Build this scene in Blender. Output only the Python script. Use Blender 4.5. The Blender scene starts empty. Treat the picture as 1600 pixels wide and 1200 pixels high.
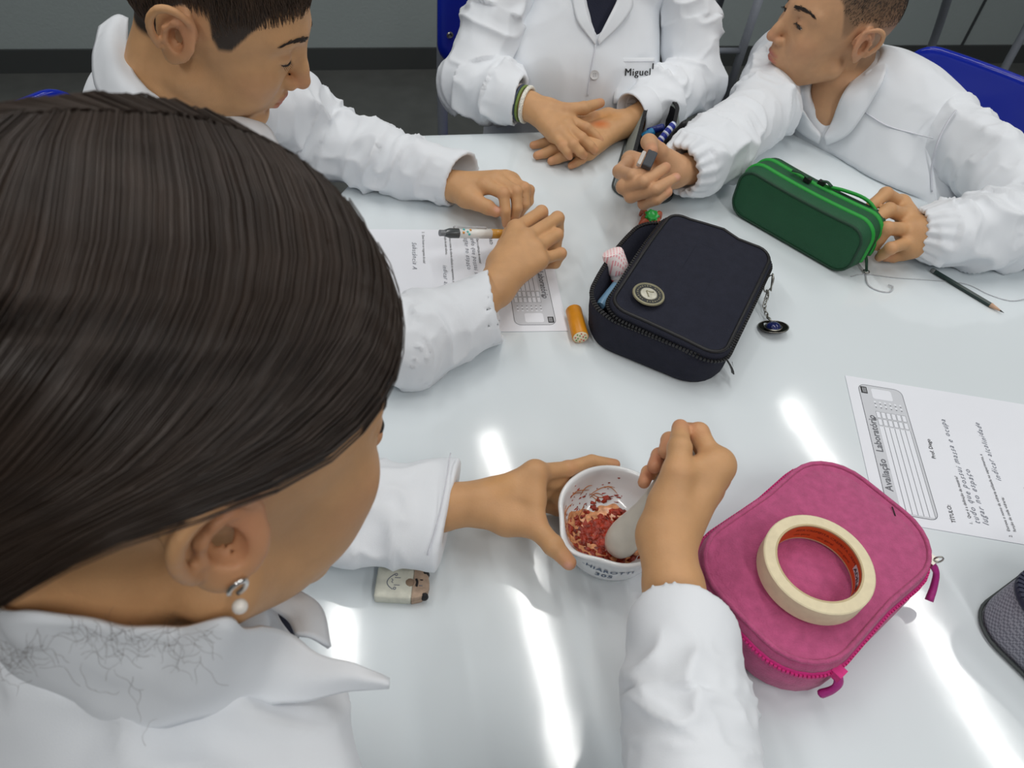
import bpy, bmesh, math, random
import numpy as np
from mathutils import Vector, Matrix

# ------------------------------------------------------------------ camera
T = 0.75                      # table top above the floor
CAM_H = 0.62                  # camera above the table top
FPX = 1150.0
PITCH = math.radians(47.0)
ROLL = math.radians(7.0)
sc = bpy.context.scene
COL = sc.collection
_F = np.array([0, math.cos(PITCH), -math.sin(PITCH)])
_U0 = np.array([0, math.sin(PITCH), math.cos(PITCH)])
_X0 = np.array([1.0, 0, 0])
_X = math.cos(ROLL) * _X0 + math.sin(ROLL) * _U0
_U = -math.sin(ROLL) * _X0 + math.cos(ROLL) * _U0
cam_d = bpy.data.cameras.new('camera')
cam = bpy.data.objects.new('camera', cam_d)
COL.objects.link(cam)
cam.matrix_world = Matrix(((_X[0], _U[0], -_F[0], 0), (_X[1], _U[1], -_F[1], 0),
                           (_X[2], _U[2], -_F[2], T + CAM_H), (0, 0, 0, 1)))
cam_d.sensor_width = 36.0
cam_d.lens = 36.0 * FPX / 1600.0
cam_d.clip_start = 0.02
cam_d.dof.use_dof = True
cam_d.dof.focus_distance = 0.86
cam_d.dof.aperture_fstop = 13.0
sc.camera = cam

# ------------------------------------------------------------------ light and exposure
vs = sc.view_settings
vs.view_transform = 'Standard'
vs.look = 'None'
vs.gamma = 1.0
vs.use_curve_mapping = False
vs.exposure = -0.12
world = bpy.data.worlds.new('room_air')
sc.world = world
world.use_nodes = True
world.node_tree.nodes['Background'].inputs[0].default_value = (0.86, 0.93, 1.0, 1)
world.node_tree.nodes['Background'].inputs[1].default_value = 0.11
WA = math.radians(17.0)                       # the room is turned 17 degrees from the camera
UD = Vector((math.cos(WA), math.sin(WA), 0))  # along the back wall
VD = Vector((-math.sin(WA), math.cos(WA), 0))  # towards the back wall
CEIL = T + 2.2


def room(u, v, z=0.0):
    return UD * u + VD * v + Vector((0, 0, z))


def area(name, u, v, z, su, sv, power, color=(1, 1, 1)):
    l = bpy.data.lights.new(name, 'AREA')
    l.shape = 'RECTANGLE'
    l.size, l.size_y = su, sv
    l.energy = power
    l.color = color
    o = bpy.data.objects.new(name, l)
    o.location = room(u, v, z)
    o.rotation_euler = (0, 0, WA)
    COL.objects.link(o)
    return o


TUBES = [(0.57, 0.25, 2.15), (2.16, 0.2, 2.15), (-1.03, 0.2, 2.15), (0.57, -2.2, -0.6), (2.16, -2.2, -0.6),
         (-1.03, -2.2, -0.6), (-0.16, 1.12, 1.4)]


# ------------------------------------------------------------------ helpers
def at(px, py, z=0.0):
    """point of the place seen at pixel (px, py), z metres above the table top"""
    x = (px - 800) / FPX
    y = -(py - 600) / FPX
    r = _F + x * _X + y * _U
    return np.array([0, 0, T + CAM_H]) + r * ((z - CAM_H) / r[2])


def dep(px, py, w):
    x = (px - 800) / FPX
    y = -(py - 600) / FPX
    return np.array([0, 0, T + CAM_H]) + (_F + x * _X + y * _U) * w


def pix(p):
    d = np.array(p) - np.array([0, 0, T + CAM_H])
    w = d @ _F
    return np.array([800 + FPX * (d @ _X) / w, 600 - FPX * (d @ _U) / w])


def W(x, y, z):
    return np.array([x, y, z + T])


def tag(o, label=None, cat=None, group=None, kind=None):
    if label: o['label'] = label
    if cat: o['category'] = cat
    if group: o['group'] = group
    if kind: o['kind'] = kind
    return o


def set_parent(o, p):
    if p is not None:
        o.parent = p
        o.matrix_parent_inverse = Matrix.Translation(-Vector(p['_w'])) if '_w' in p else p.matrix_world.inverted()


def empty(name, loc):
    o = bpy.data.objects.new(name, None)
    o.empty_display_size = 0.05
    o.location = Vector(loc)
    o.matrix_world = Matrix.Translation(Vector(loc))
    COL.objects.link(o)
    return o


def raw_mesh(name, v, f, mat, parent=None, smooth=True, col=None):
    me = bpy.data.meshes.new(name)
    v = np.asarray(v, dtype=np.float64)
    if isinstance(f, np.ndarray):
        n = len(f)
        k = f.shape[1]
        me.vertices.add(len(v))
        me.vertices.foreach_set('co', v.ravel())
        me.loops.add(n * k)
        me.loops.foreach_set('vertex_index', f.ravel().astype(np.int32))
        me.polygons.add(n)
        me.polygons.foreach_set('loop_start', np.arange(0, n * k, k, dtype=np.int32))
        me.polygons.foreach_set('loop_total', np.full(n, k, dtype=np.int32))
        me.update(calc_edges=True)
    else:
        me.from_pydata([tuple(p) for p in v], [], f)
        me.update()
    if smooth:
        me.polygons.foreach_set('use_smooth', np.ones(len(me.polygons), dtype=bool))
    if col is not None:
        at_ = me.color_attributes.new('Col', 'FLOAT_COLOR', 'POINT')
        c4 = np.ones((len(v), 4))
        c4[:, :3] = col
        at_.data.foreach_set('color', c4.ravel())
    if mat is not None:
        me.materials.append(mat)
    o = bpy.data.objects.new(name, me)
    COL.objects.link(o)
    if parent is not None:
        o.parent = parent
        o.matrix_parent_inverse = parent.matrix_world.inverted()
    return o


class MB:
    """collects pieces into one mesh"""

    def __init__(self):
        self.v = []
        self.f = []

    def add(self, v, f):
        n = len(self.v)
        self.v += [tuple(map(float, p)) for p in v]
        self.f += [tuple(i + n for i in q) for q in f]
        return self

    def box(self, c, s, R=None):
        c = np.array(c, float)
        P = np.array([(x, y, z) for x in (-.5, .5) for y in (-.5, .5) for z in (-.5, .5)]) * np.array(s)
        if R is not None: P = P @ np.array(R).T
        self.add(P + c, [(0, 1, 3, 2), (4, 6, 7, 5), (0, 4, 5, 1), (2, 3, 7, 6), (0, 2, 6, 4), (1, 5, 7, 3)])
        return self

    def tube(self, pts, r, n=8, closed=False, caps=True, flat=None):
        pts = np.array(pts, float)
        m = len(pts)
        r = np.broadcast_to(np.array(r, float), (m,))
        tg = np.zeros_like(pts)
        if closed:
            tg = np.roll(pts, -1, 0) - np.roll(pts, 1, 0)
        else:
            tg[1:-1] = pts[2:] - pts[:-2]
            tg[0] = pts[1] - pts[0]
            tg[-1] = pts[-1] - pts[-2]
        tg /= np.linalg.norm(tg, axis=1)[:, None] + 1e-12
        ref = np.array([0, 0, 1.0]) if abs(tg[0][2]) < .9 else np.array([1.0, 0, 0])
        v = []
        nrm = ref - tg[0] * (ref @ tg[0])
        nrm /= np.linalg.norm(nrm)
        for i in range(m):
            nrm = nrm - tg[i] * (nrm @ tg[i])
            nrm /= np.linalg.norm(nrm) + 1e-12
            b = np.cross(tg[i], nrm)
            fl = 1.0 if flat is None else flat
            for k in range(n):
                a = 2 * math.pi * k / n
                v.append(pts[i] + r[i] * (math.cos(a) * nrm * fl + math.sin(a) * b))
        f = []
        for i in range(m if closed else m - 1):
            j = (i + 1) % m
            for k in range(n):
                k2 = (k + 1) % n
                f.append((i * n + k, i * n + k2, j * n + k2, j * n + k))
        if caps and not closed:
            f.append(tuple(range(n - 1, -1, -1)))
            f.append(tuple((m - 1) * n + k for k in range(n)))
        self.add(v, f)
        return self

    def lathe(self, prof, c=(0, 0, 0), n=48, R=None, warp=None, caps=True):
        """prof: list of (radius, height)"""
        v = []
        for (r, h) in prof:
            for k in range(n):
                a = 2 * math.pi * k / n
                p = np.array([r * math.cos(a), r * math.sin(a), h])
                if warp: p = warp(p, a)
                v.append(p)
        v = np.array(v)
        if R is not None: v = v @ np.array(R).T
        v = v + np.array(c)
        f = []
        m = len(prof)
        for i in range(m - 1):
            for k in range(n):
                k2 = (k + 1) % n
                f.append((i * n + k, i * n + k2, (i + 1) * n + k2, (i + 1) * n + k))
        if caps:
            f.append(tuple(range(n - 1, -1, -1)))
            f.append(tuple((m - 1) * n + k for k in range(n)))
        self.add(v, f)
        return self

    def loft(self, rings, cap0=True, cap1=True):
        n = len(rings[0])
        v = [p for r in rings for p in r]
        f = []
        for i in range(len(rings) - 1):
            for k in range(n):
                k2 = (k + 1) % n
                f.append((i * n + k, i * n + k2, (i + 1) * n + k2, (i + 1) * n + k))
        if cap0: f.append(tuple(range(n - 1, -1, -1)))
        if cap1: f.append(tuple((len(rings) - 1) * n + k for k in range(n)))
        self.add(v, f)
        return self

    def sphere(self, c, r, n=12, m=8, R=None):
        r = np.broadcast_to(np.array(r, float), (3,))
        v = [(0, 0, -1)]
        for i in range(1, m):
            t = -math.pi / 2 + math.pi * i / m
            for k in range(n):
                a = 2 * math.pi * k / n
                v.append((math.cos(t) * math.cos(a), math.cos(t) * math.sin(a), math.sin(t)))
        v.append((0, 0, 1))
        v = np.array(v) * r
        if R is not None: v = v @ np.array(R).T
        v = v + np.array(c)
        f = []
        for k in range(n):
            f.append((0, 1 + (k + 1) % n, 1 + k))
            for i in range(m - 2):
                a = 1 + i * n
                f.append((a + k, a + (k + 1) % n, a + n + (k + 1) % n, a + n + k))
            f.append((len(v) - 1, 1 + (m - 2) * n + k, 1 + (m - 2) * n + (k + 1) % n))
        self.add(v, f)
        return self

    def build(self, name, mat, parent=None, smooth=True, angle=None):
        o = raw_mesh(name, self.v, self.f, mat, parent, smooth)
        if angle is not None:
            o.data.set_sharp_from_angle(angle=math.radians(angle))
        return o


def frame_R(x, z=(0, 0, 1)):
    """columns: x axis, y axis, z axis"""
    x = np.array(x, float)
    x /= np.linalg.norm(x)
    z = np.array(z, float)
    z = z - x * (z @ x)
    z /= np.linalg.norm(z)
    return np.c_[x, np.cross(z, x), z]


def rrect(lx, ly, r, n=6):
    """rounded rectangle outline, counter-clockwise"""
    out = []
    for cx, cy, a0 in ((lx / 2 - r, ly / 2 - r, 0), (-lx / 2 + r, ly / 2 - r, 90), (-lx / 2 + r, -ly / 2 + r, 180),
                       (lx / 2 - r, -ly / 2 + r, 270)):
        for k in range(n + 1):
            a = math.radians(a0 + 90 * k / n)
            out.append((cx + r * math.cos(a), cy + r * math.sin(a)))
    return np.array(out)


def resample(pts, n, closed=True):
    pts = np.array(pts, float)
    q = np.vstack([pts, pts[:1]]) if closed else pts
    d = np.r_[0, np.cumsum(np.linalg.norm(np.diff(q, axis=0), axis=1))]
    s = np.linspace(0, d[-1], n, endpoint=not closed)
    return np.c_[tuple(np.interp(s, d, q[:, i]) for i in range(q.shape[1]))]


def spline(pts, n=40):
    """Catmull-Rom through the points"""
    P = np.array(pts, float)
    P = np.vstack([2 * P[0] - P[1], P, 2 * P[-1] - P[-2]])
    out = []
    m = len(P) - 3
    for s in np.linspace(0, m - 1e-9, n):
        i = int(s)
        t = s - i
        a, b, c, d = P[i], P[i + 1], P[i + 2], P[i + 3]
        out.append(.5 * ((2 * b) + (c - a) * t + (2 * a - 5 * b + 4 * c - d) * t * t + (-a + 3 * b - 3 * c + d) * t ** 3))
    return np.array(out)


def text_mesh(s, size, shear=0.0, bold=0.0, spacing=1.0):
    cu = bpy.data.curves.new('lettering', 'FONT')
    cu.body = s
    cu.size = size
    cu.shear = shear
    cu.offset = bold
    cu.space_character = spacing
    cu.resolution_u = 2
    o = bpy.data.objects.new('lettering', cu)
    COL.objects.link(o)
    dg = bpy.context.evaluated_depsgraph_get()
    me = o.evaluated_get(dg).to_mesh()
    v = np.array([p.co[:] for p in me.vertices]) if len(me.vertices) else np.zeros((0, 3))
    f = [tuple(p.vertices) for p in me.polygons]
    o.evaluated_get(dg).to_mesh_clear()
    bpy.data.objects.remove(o)
    bpy.data.curves.remove(cu)
    return v, f


# ------------------------------------------------------------------ materials
MATS = {}


def mat(name, color, rough=0.5, spec=0.5, metal=0.0, noise=None, bump=None, coat=0.0, trans=0.0, sss=0.0, attr=False,
        sheen=0.0, emit=0.0, alpha=1.0, weave=None):
    """noise=(scale, amount): colour mottling; bump=(scale, distance)"""
    if name in MATS: return MATS[name]
    m = bpy.data.materials.new(name)
    m.use_nodes = True
    nt = m.node_tree
    b = nt.nodes['Principled BSDF']
    b.inputs['Base Color'].default_value = (*color, 1)
    b.inputs['Roughness'].default_value = rough
    b.inputs['Specular IOR Level'].default_value = spec
    b.inputs['Metallic'].default_value = metal
    b.inputs['Coat Weight'].default_value = coat
    b.inputs['Coat Roughness'].default_value = 0.08
    b.inputs['Transmission Weight'].default_value = trans
    b.inputs['Sheen Weight'].default_value = sheen
    if sss:
        b.inputs['Subsurface Weight'].default_value = sss
        b.inputs['Subsurface Radius'].default_value = (1.0, 0.35, 0.2)
        b.inputs['Subsurface Scale'].default_value = 0.006
    if emit:
        b.inputs['Emission Color'].default_value = (*color, 1)
        b.inputs['Emission Strength'].default_value = emit
    if alpha < 1: b.inputs['Alpha'].default_value = alpha
    tc = nt.nodes.new('ShaderNodeTexCoord')
    src = None
    if attr:
        a = nt.nodes.new('ShaderNodeVertexColor')
        a.layer_name = 'Col'
        src = a.outputs[0]
    if noise:
        n = nt.nodes.new('ShaderNodeTexNoise')
        n.inputs['Scale'].default_value = noise[0]
        n.inputs['Detail'].default_value = 5
        nt.links.new(tc.outputs['Object'], n.inputs['Vector'])
        mr = nt.nodes.new('ShaderNodeMapRange')
        mr.inputs[1].default_value = .3
        mr.inputs[2].default_value = .7
        mr.inputs[3].default_value = 1 - noise[1]
        mr.inputs[4].default_value = 1 + noise[1]
        nt.links.new(n.outputs[0], mr.inputs[0])
        mx = nt.nodes.new('ShaderNodeMix')
        mx.data_type = 'RGBA'
        mx.blend_type = 'MULTIPLY'
        mx.inputs[0].default_value = 1
        if src: nt.links.new(src, mx.inputs[6])
        else: mx.inputs[6].default_value = (*color, 1)
        nt.links.new(mr.outputs[0], mx.inputs[7])
        src = mx.outputs[2]
    if src: nt.links.new(src, b.inputs['Base Color'])
    if bump:
        n = nt.nodes.new('ShaderNodeTexNoise')
        n.inputs['Scale'].default_value = bump[0]
        n.inputs['Detail'].default_value = 4
        nt.links.new(tc.outputs['Object'], n.inputs['Vector'])
        bp = nt.nodes.new('ShaderNodeBump')
        bp.inputs['Distance'].default_value = bump[1]
        bp.inputs['Strength'].default_value = 1.0
        nt.links.new(n.outputs[0], bp.inputs['Height'])
        nt.links.new(bp.outputs[0], b.inputs['Normal'])
    if weave:
        wv = nt.nodes.new('ShaderNodeTexChecker')
        wv.inputs['Scale'].default_value = weave[0]
        wv.inputs['Color1'].default_value = (*color, 1)
        wv.inputs['Color2'].default_value = (*weave[1], 1)
        nt.links.new(tc.outputs['Object'], wv.inputs['Vector'])
        nt.links.new(wv.outputs[0], b.inputs['Base Color'])
    MATS[name] = m
    return m


def srgb(r, g, b):
    f = lambda c: (c / 255 / 12.92) if c / 255 <= .04045 else ((c / 255 + .055) / 1.055) ** 2.4
    return (f(r), f(g), f(b))


M_table = mat('table_laminate', srgb(220, 228, 232), rough=0.09, spec=0.5, bump=(5.0, 0.0006), noise=(3.0, 0.015))
M_edge = mat('table_edge', srgb(120, 124, 130), rough=0.4)
M_steel = mat('painted_steel', srgb(128, 133, 142), rough=0.4, noise=(60, .05))
M_coat = mat('white_cotton', srgb(230, 234, 239), rough=0.85, spec=0.2, sheen=0.1)


def crumple(m):
    """fine weave plus soft creases"""
    nt = m.node_tree
    b = nt.nodes['Principled BSDF']
    tc = nt.nodes.new('ShaderNodeTexCoord')
    prev = None
    for scale, dist, det, dis in ((13.0, .0052, 2, .4), (1500.0, .00012, 1, 0)):
        n = nt.nodes.new('ShaderNodeTexNoise')
        n.inputs['Scale'].default_value = scale
        n.inputs['Detail'].default_value = det
        n.inputs['Distortion'].default_value = dis
        nt.links.new(tc.outputs['Object'], n.inputs['Vector'])
        bp = nt.nodes.new('ShaderNodeBump')
        bp.inputs['Distance'].default_value = dist
        nt.links.new(n.outputs[0], bp.inputs['Height'])
        if prev: nt.links.new(prev, bp.inputs['Normal'])
        prev = bp.outputs[0]
    nt.links.new(prev, b.inputs['Normal'])


crumple(M_coat)
M_coat2 = mat('white_cotton_seam', srgb(216, 218, 226), rough=0.85, spec=0.2)
M_blue = mat('blue_plastic', srgb(18, 40, 160), rough=0.16, spec=0.5, noise=(8, .05))
M_skin = mat('skin', (0.5, 0.3, 0.2), rough=0.5, spec=0.35, attr=True, noise=(55, .05), bump=(500, 0.0002), sss=0.08)
M_navytee = mat('navy_cotton', srgb(20, 24, 44), rough=.9, bump=(400, .0006))
M_black = mat('black_print', (0.012, 0.012, 0.014), rough=.7)
M_print = mat('grey_print', srgb(110, 112, 118), rough=.8)
M_lprint = mat('pale_grey_print', srgb(205, 208, 214), rough=.8)
M_paper = mat('white_paper', srgb(232, 235, 242), rough=.75, spec=.2, noise=(12, .012))
M_pen = mat('pencil_handwriting', srgb(128, 132, 142), rough=.8)
M_metal = mat('bright_metal', srgb(170, 168, 160), rough=.3, metal=1.0)

# ------------------------------------------------------------------ the room
def quad_slab(name, u0, u1, v0, v1, z0, z1, material, kind='structure', parent=None):
    P = [room(u, v, z) for z in (z0, z1) for (u, v) in ((u0, v0), (u1, v0), (u1, v1), (u0, v1))]
    o = raw_mesh(name, [p[:] for p in P], [(3, 2, 1, 0), (4, 5, 6, 7), (0, 1, 5, 4), (1, 2, 6, 5), (2, 3, 7, 6), (3, 0, 4, 7)],
                 material, parent, smooth=False)
    if kind and parent is None: o['kind'] = kind
    return o


M_wall = mat('grey_wall_paint', srgb(154, 164, 164), rough=.6, noise=(1.5, .04), bump=(90, .001))
M_floor = mat('dark_floor', srgb(86, 88, 86), rough=.35, noise=(14, .12))
M_base = mat('dark_baseboard', srgb(62, 65, 65), rough=.5)
M_ceil = mat('white_ceiling', srgb(225, 226, 226), rough=.9)
M_joint = mat('panel_joint', srgb(58, 62, 64), rough=.6)
WALL_V = 3.01
quad_slab('floor', -4.5, 5.5, -3.5, WALL_V + .1, -0.05, 0, M_floor)
wall = quad_slab('wall_back', -4.5, 5.5, WALL_V, WALL_V + .12, 0, CEIL, M_wall)
quad_slab('baseboard_back', -4.5, 5.5, WALL_V - .012, WALL_V, 0, .085, M_base)
quad_slab('ceiling', -4.5, 5.5, -3.5, WALL_V + .1, CEIL, CEIL + .05, M_ceil)
for i, u in enumerate((2.02, 2.92, 3.82)):          # upright joints between the wall panels on the right
    quad_slab('trim_%d' % (i + 1), u, u + .012, WALL_V - .006, WALL_V, .085, CEIL, M_joint)

M_lamp = mat('lamp_tube', (1, 1, 1), rough=.4, emit=6.0)
M_lampbody = mat('lamp_housing', srgb(225, 226, 226), rough=.5)
for i, (u, v0, v1) in enumerate(TUBES):
    ln = v1 - v0
    p = (16.0 if v0 > 0 else 23.0) * ln / 1.9
    area('ceiling_light', u, (v0 + v1) / 2, CEIL - .075, .09, ln, p, (1.0, 0.985, 0.96))
    root = empty('ceiling_lamp', room(u, (v0 + v1) / 2, CEIL))
    quad_slab('housing', u - .07, u + .07, v0 - .03, v1 + .03, CEIL - .06, CEIL, M_lampbody, None, root)
    place = ['over the middle of the table', 'over the right end of the table', 'over the left end of the table',
             'behind the camera in the middle', 'behind the camera on the right', 'behind the camera on the left',
             'short one beside the middle lamp'][i]
    tag(root, 'white ceiling strip lamp ' + place, 'ceiling lamp')

# ------------------------------------------------------------------ the six-sided table
HEX = []
_p = np.array([-.242, 1.096])
for k in range(6):
    HEX.append(_p.copy())
    a = math.radians(17 - 60 * k)
    _p = _p + .69 * np.array([math.cos(a), math.sin(a)])
HEX = np.array(HEX)                       # clockwise
HEXC = HEX.mean(0)


def hex_inset(d):
    k = 1 + d / (.69 * math.sqrt(3) / 2)
    return HEXC + (HEX - HEXC) * k


def hex_round(d, r=.03, n=5):
    V = hex_inset(d)[::-1]                # counter-clockwise
    out = []
    for i in range(6):
        p, a, b = V[i], V[i - 1], V[(i + 1) % 6]
        da = (a - p) / np.linalg.norm(a - p)
        db = (b - p) / np.linalg.norm(b - p)
        t = r / math.tan(math.radians(60))
        s, e = p + da * t, p + db * t
        for k in range(n + 1):
            u = k / n
            out.append((1 - u) ** 2 * s + 2 * u * (1 - u) * p + u * u * e)
    return np.array(out)


table = empty('hexagonal_table', (HEXC[0], HEXC[1], 0))
tag(table, 'big six-sided school table with a glossy pale grey top', 'table')
rings = []
for d, z in ((-.03, -.026), (-.004, -.026), (0, -.022), (0, -.004), (-.001, -.0012), (-.004, 0), (-.012, 0), (-.04, 0)):
    rings.append([(x, y, T + z) for x, y in hex_round(d)])
mb = MB()
mb.loft(rings)
mb.build('table_top', M_table, table, smooth=True, angle=30)
mb = MB()
mb.loft([[(x, y, T + z) for x, y in hex_round(d)] for d, z in ((.0006, -.0215), (.0012, -.02), (.0012, -.007), (.0006, -.0055))], False, False)
mb.build('edge_band', M_edge, table, angle=40)
mb = MB()
ap = [(x, y) for x, y in hex_round(-.09)]
mb.loft([[(x, y, T - .07) for x, y in ap], [(x, y, T - .026) for x, y in ap]])
mb.build('apron_frame', M_steel, table, angle=40)
for k in range(6):
    q = hex_inset(-.11)[k]
    mb = MB()
    mb.tube([(q[0], q[1], .012), (q[0], q[1], T - .03)], .02, 12)
    leg = mb.build('leg', M_steel, table, angle=40)
    mb = MB()
    mb.lathe([(.024, 0), (.026, .006), (.022, .02)], (q[0], q[1], 0), 12)
    mb.build('foot_cap', mat('black_rubber', (.02, .02, .02), .7), leg, angle=40)


# ------------------------------------------------------------------ chairs
def chair(cx, cy, ang, label, top=.13):
    """(cx, cy): middle of the backrest; ang: the way the chair faces; top: backrest top above the table top"""
    root = empty('school_chair', (cx, cy, 0))
    tag(root, label, 'chair', 'blue school chairs around the table')
    fx = np.array([math.cos(ang), math.sin(ang), 0])
    sx = np.array([-math.sin(ang), math.cos(ang), 0])
    O = np.array([cx, cy, 0])
    zt = T + top
    zb = zt - .235

    def pt(f, s, z):
        return O + fx * f + sx * s + np.array([0, 0, z])
    # curved backrest with rounded corners
    ol = rrect(.41, .235, .045, 6)
    ol = np.array([p for i in range(len(ol)) for p in
                   [ol[i] * (1 - t) + ol[(i + 1) % len(ol)] * t for t in
                    (np.linspace(0, 1, 9)[:-1] if np.linalg.norm(ol[(i + 1) % len(ol)] - ol[i]) > .05 else [0])]])

    def shell(sc_, off):
        out = []
        for x, y in ol * sc_:
            fwd = .03 * (x / .2) ** 2 + off - .10 * (y + .1) * .6
            out.append(pt(fwd, x, (zt + zb) / 2 + y))
        return out
    mb = MB()
    mb.loft([shell(.0, .000), shell(.5, .000), shell(.9, .000), shell(.975, .001), shell(1, .005), shell(1, .011), shell(.975, .015),
             shell(.9, .016), shell(.5, .016), shell(0, .016)], False, False)
    back = mb.build('backrest', M_blue, root)
    for s in (-1, 1):
        for zz in (-.055, .06):
            mb = MB()
            c = pt(.03 * (.178 / .2) ** 2 + .0165 - .06 * (zz + .1), s * .178, (zt + zb) / 2 + zz)
            mb.lathe([(.0075, -.002), (.0075, .0015), (.005, .003), (.002, .0018)], c, 14, frame_R(sx, fx))
            mb.build('rivet', M_metal, back, angle=35)
    # seat
    mb = MB()
    so = rrect(.40, .40, .06, 6)
    sz = .44

    def seat(sc_, z):
        return [pt(.22 + y * sc_, x * sc_, sz + z + .015 * (abs(x) / .2) ** 2 - .02 * max(0, (y - .12) / .08)) for x, y in so]
    mb.loft([seat(0.01, 0), seat(.97, 0), seat(1, .004), seat(1, .010), seat(.97, .014), seat(.01, .010)])
    mb.build('seat', M_blue, root, angle=50)
    for s in (-1, 1):
        mb = MB()
        mb.tube(spline([pt(.005, s * .19, zt - .05), pt(.012, s * .19, zb - .03), pt(.04, s * .19, sz - .03),
                        pt(.02, s * .20, .25), pt(-.05, s * .215, .012)], 16), .0125, 10)
        mb.build('leg', M_steel, root)
        mb = MB()
        mb.tube([pt(.035, s * .19, sz - .02), pt(.38, s * .19, sz - .02), pt(.40, s * .195, sz - .05), pt(.42, s * .205, .012)], .0125, 10)
        mb.build('leg', M_steel, root)
    mb = MB()
    mb.tube([pt(.01, -.2, .25), pt(.01, .2, .25)], .009, 8)
    mb.build('stretcher', M_steel, root)
    return root


c2 = at(676, 85, -.10)
chair(c2[0] + .21 * UD[0] + .0, c2[1] + .21 * UD[1], WA - math.pi / 2, 'blue chair of the seated person with the pocket name, its grey leg showing')
c3 = at(1440, 72, .11)
chair(c3[0] + .20 * .70, c3[1] - .20 * .71, math.radians(225), 'glossy blue chair behind the person with the shaved sides, at the right edge', .125)
c1 = at(92, 128, .05)
chair(c1[0] - .21 * .22 - .0, c1[1] - .21 * .97, math.radians(-13), 'blue chair at the left edge, only its top corner showing', .06)

# grey tube frames by the wall
fr = empty('metal_frame', (.55, 2.3, 0))
tag(fr, 'grey tubular chair frame standing by the wall behind the white coats', 'frame')
A0, A1 = at(1192, -20, -.04), at(1126, 180, -.46)
off = np.array([.36 * UD[0], .36 * UD[1], 0])
for o_ in (0, 1):
    MB().tube([A0 + off * o_ * .0 - off * o_, A1 - off * o_], .0125, 10).build('leg', M_steel, fr)
    B0 = np.array([A0[0] + .20 * VD[0], A0[1] + .20 * VD[1], A0[2]])
    MB().tube([A0 - off * o_, B0 - off * o_, np.array([B0[0] + .06 * VD[0], B0[1] + .06 * VD[1], .02]) - off * o_], .0125, 10).build('leg', M_steel, fr)
MB().tube([A0 * .55 + A1 * .45, A0 * .55 + A1 * .45 - off], .009, 8).build('crossbar', M_steel, fr)
MB().tube([A0 * .45 + A1 * .55 - off, A0 * .05 + A1 * .95 - off * .12], .010, 8).build('brace', M_steel, fr)
lo_ = A1.copy()
lo_[2] = .012
for o_ in (0, 1):
    MB().tube([A1 - off * o_, lo_ - off * o_ + np.array([.02, -.1, 0])], .0125, 10).build('leg', M_steel, fr)
fr2 = empty('metal_frame', (1.1, 2.2, 0))
tag(fr2, 'single grey bent tube frame behind the blue chair on the right', 'frame')
E0, E1 = at(1490, -30, -.02), at(1446, 95, -.30)
E2 = E1 + (E1 - E0) * .2
E2b = np.array([E2[0], E2[1], .012])
MB().tube(spline([E0, E1, E2b], 12), .0125, 10).build('leg', M_steel, fr2)
MB().tube(spline([E0, E0 + np.array([.30, .12, .01]), E0 + np.array([.34, .12, -.3]), np.array([E0[0] + .36, E0[1] + .1, .012])], 16), .0125, 10).build('leg', M_steel, fr2)

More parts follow.
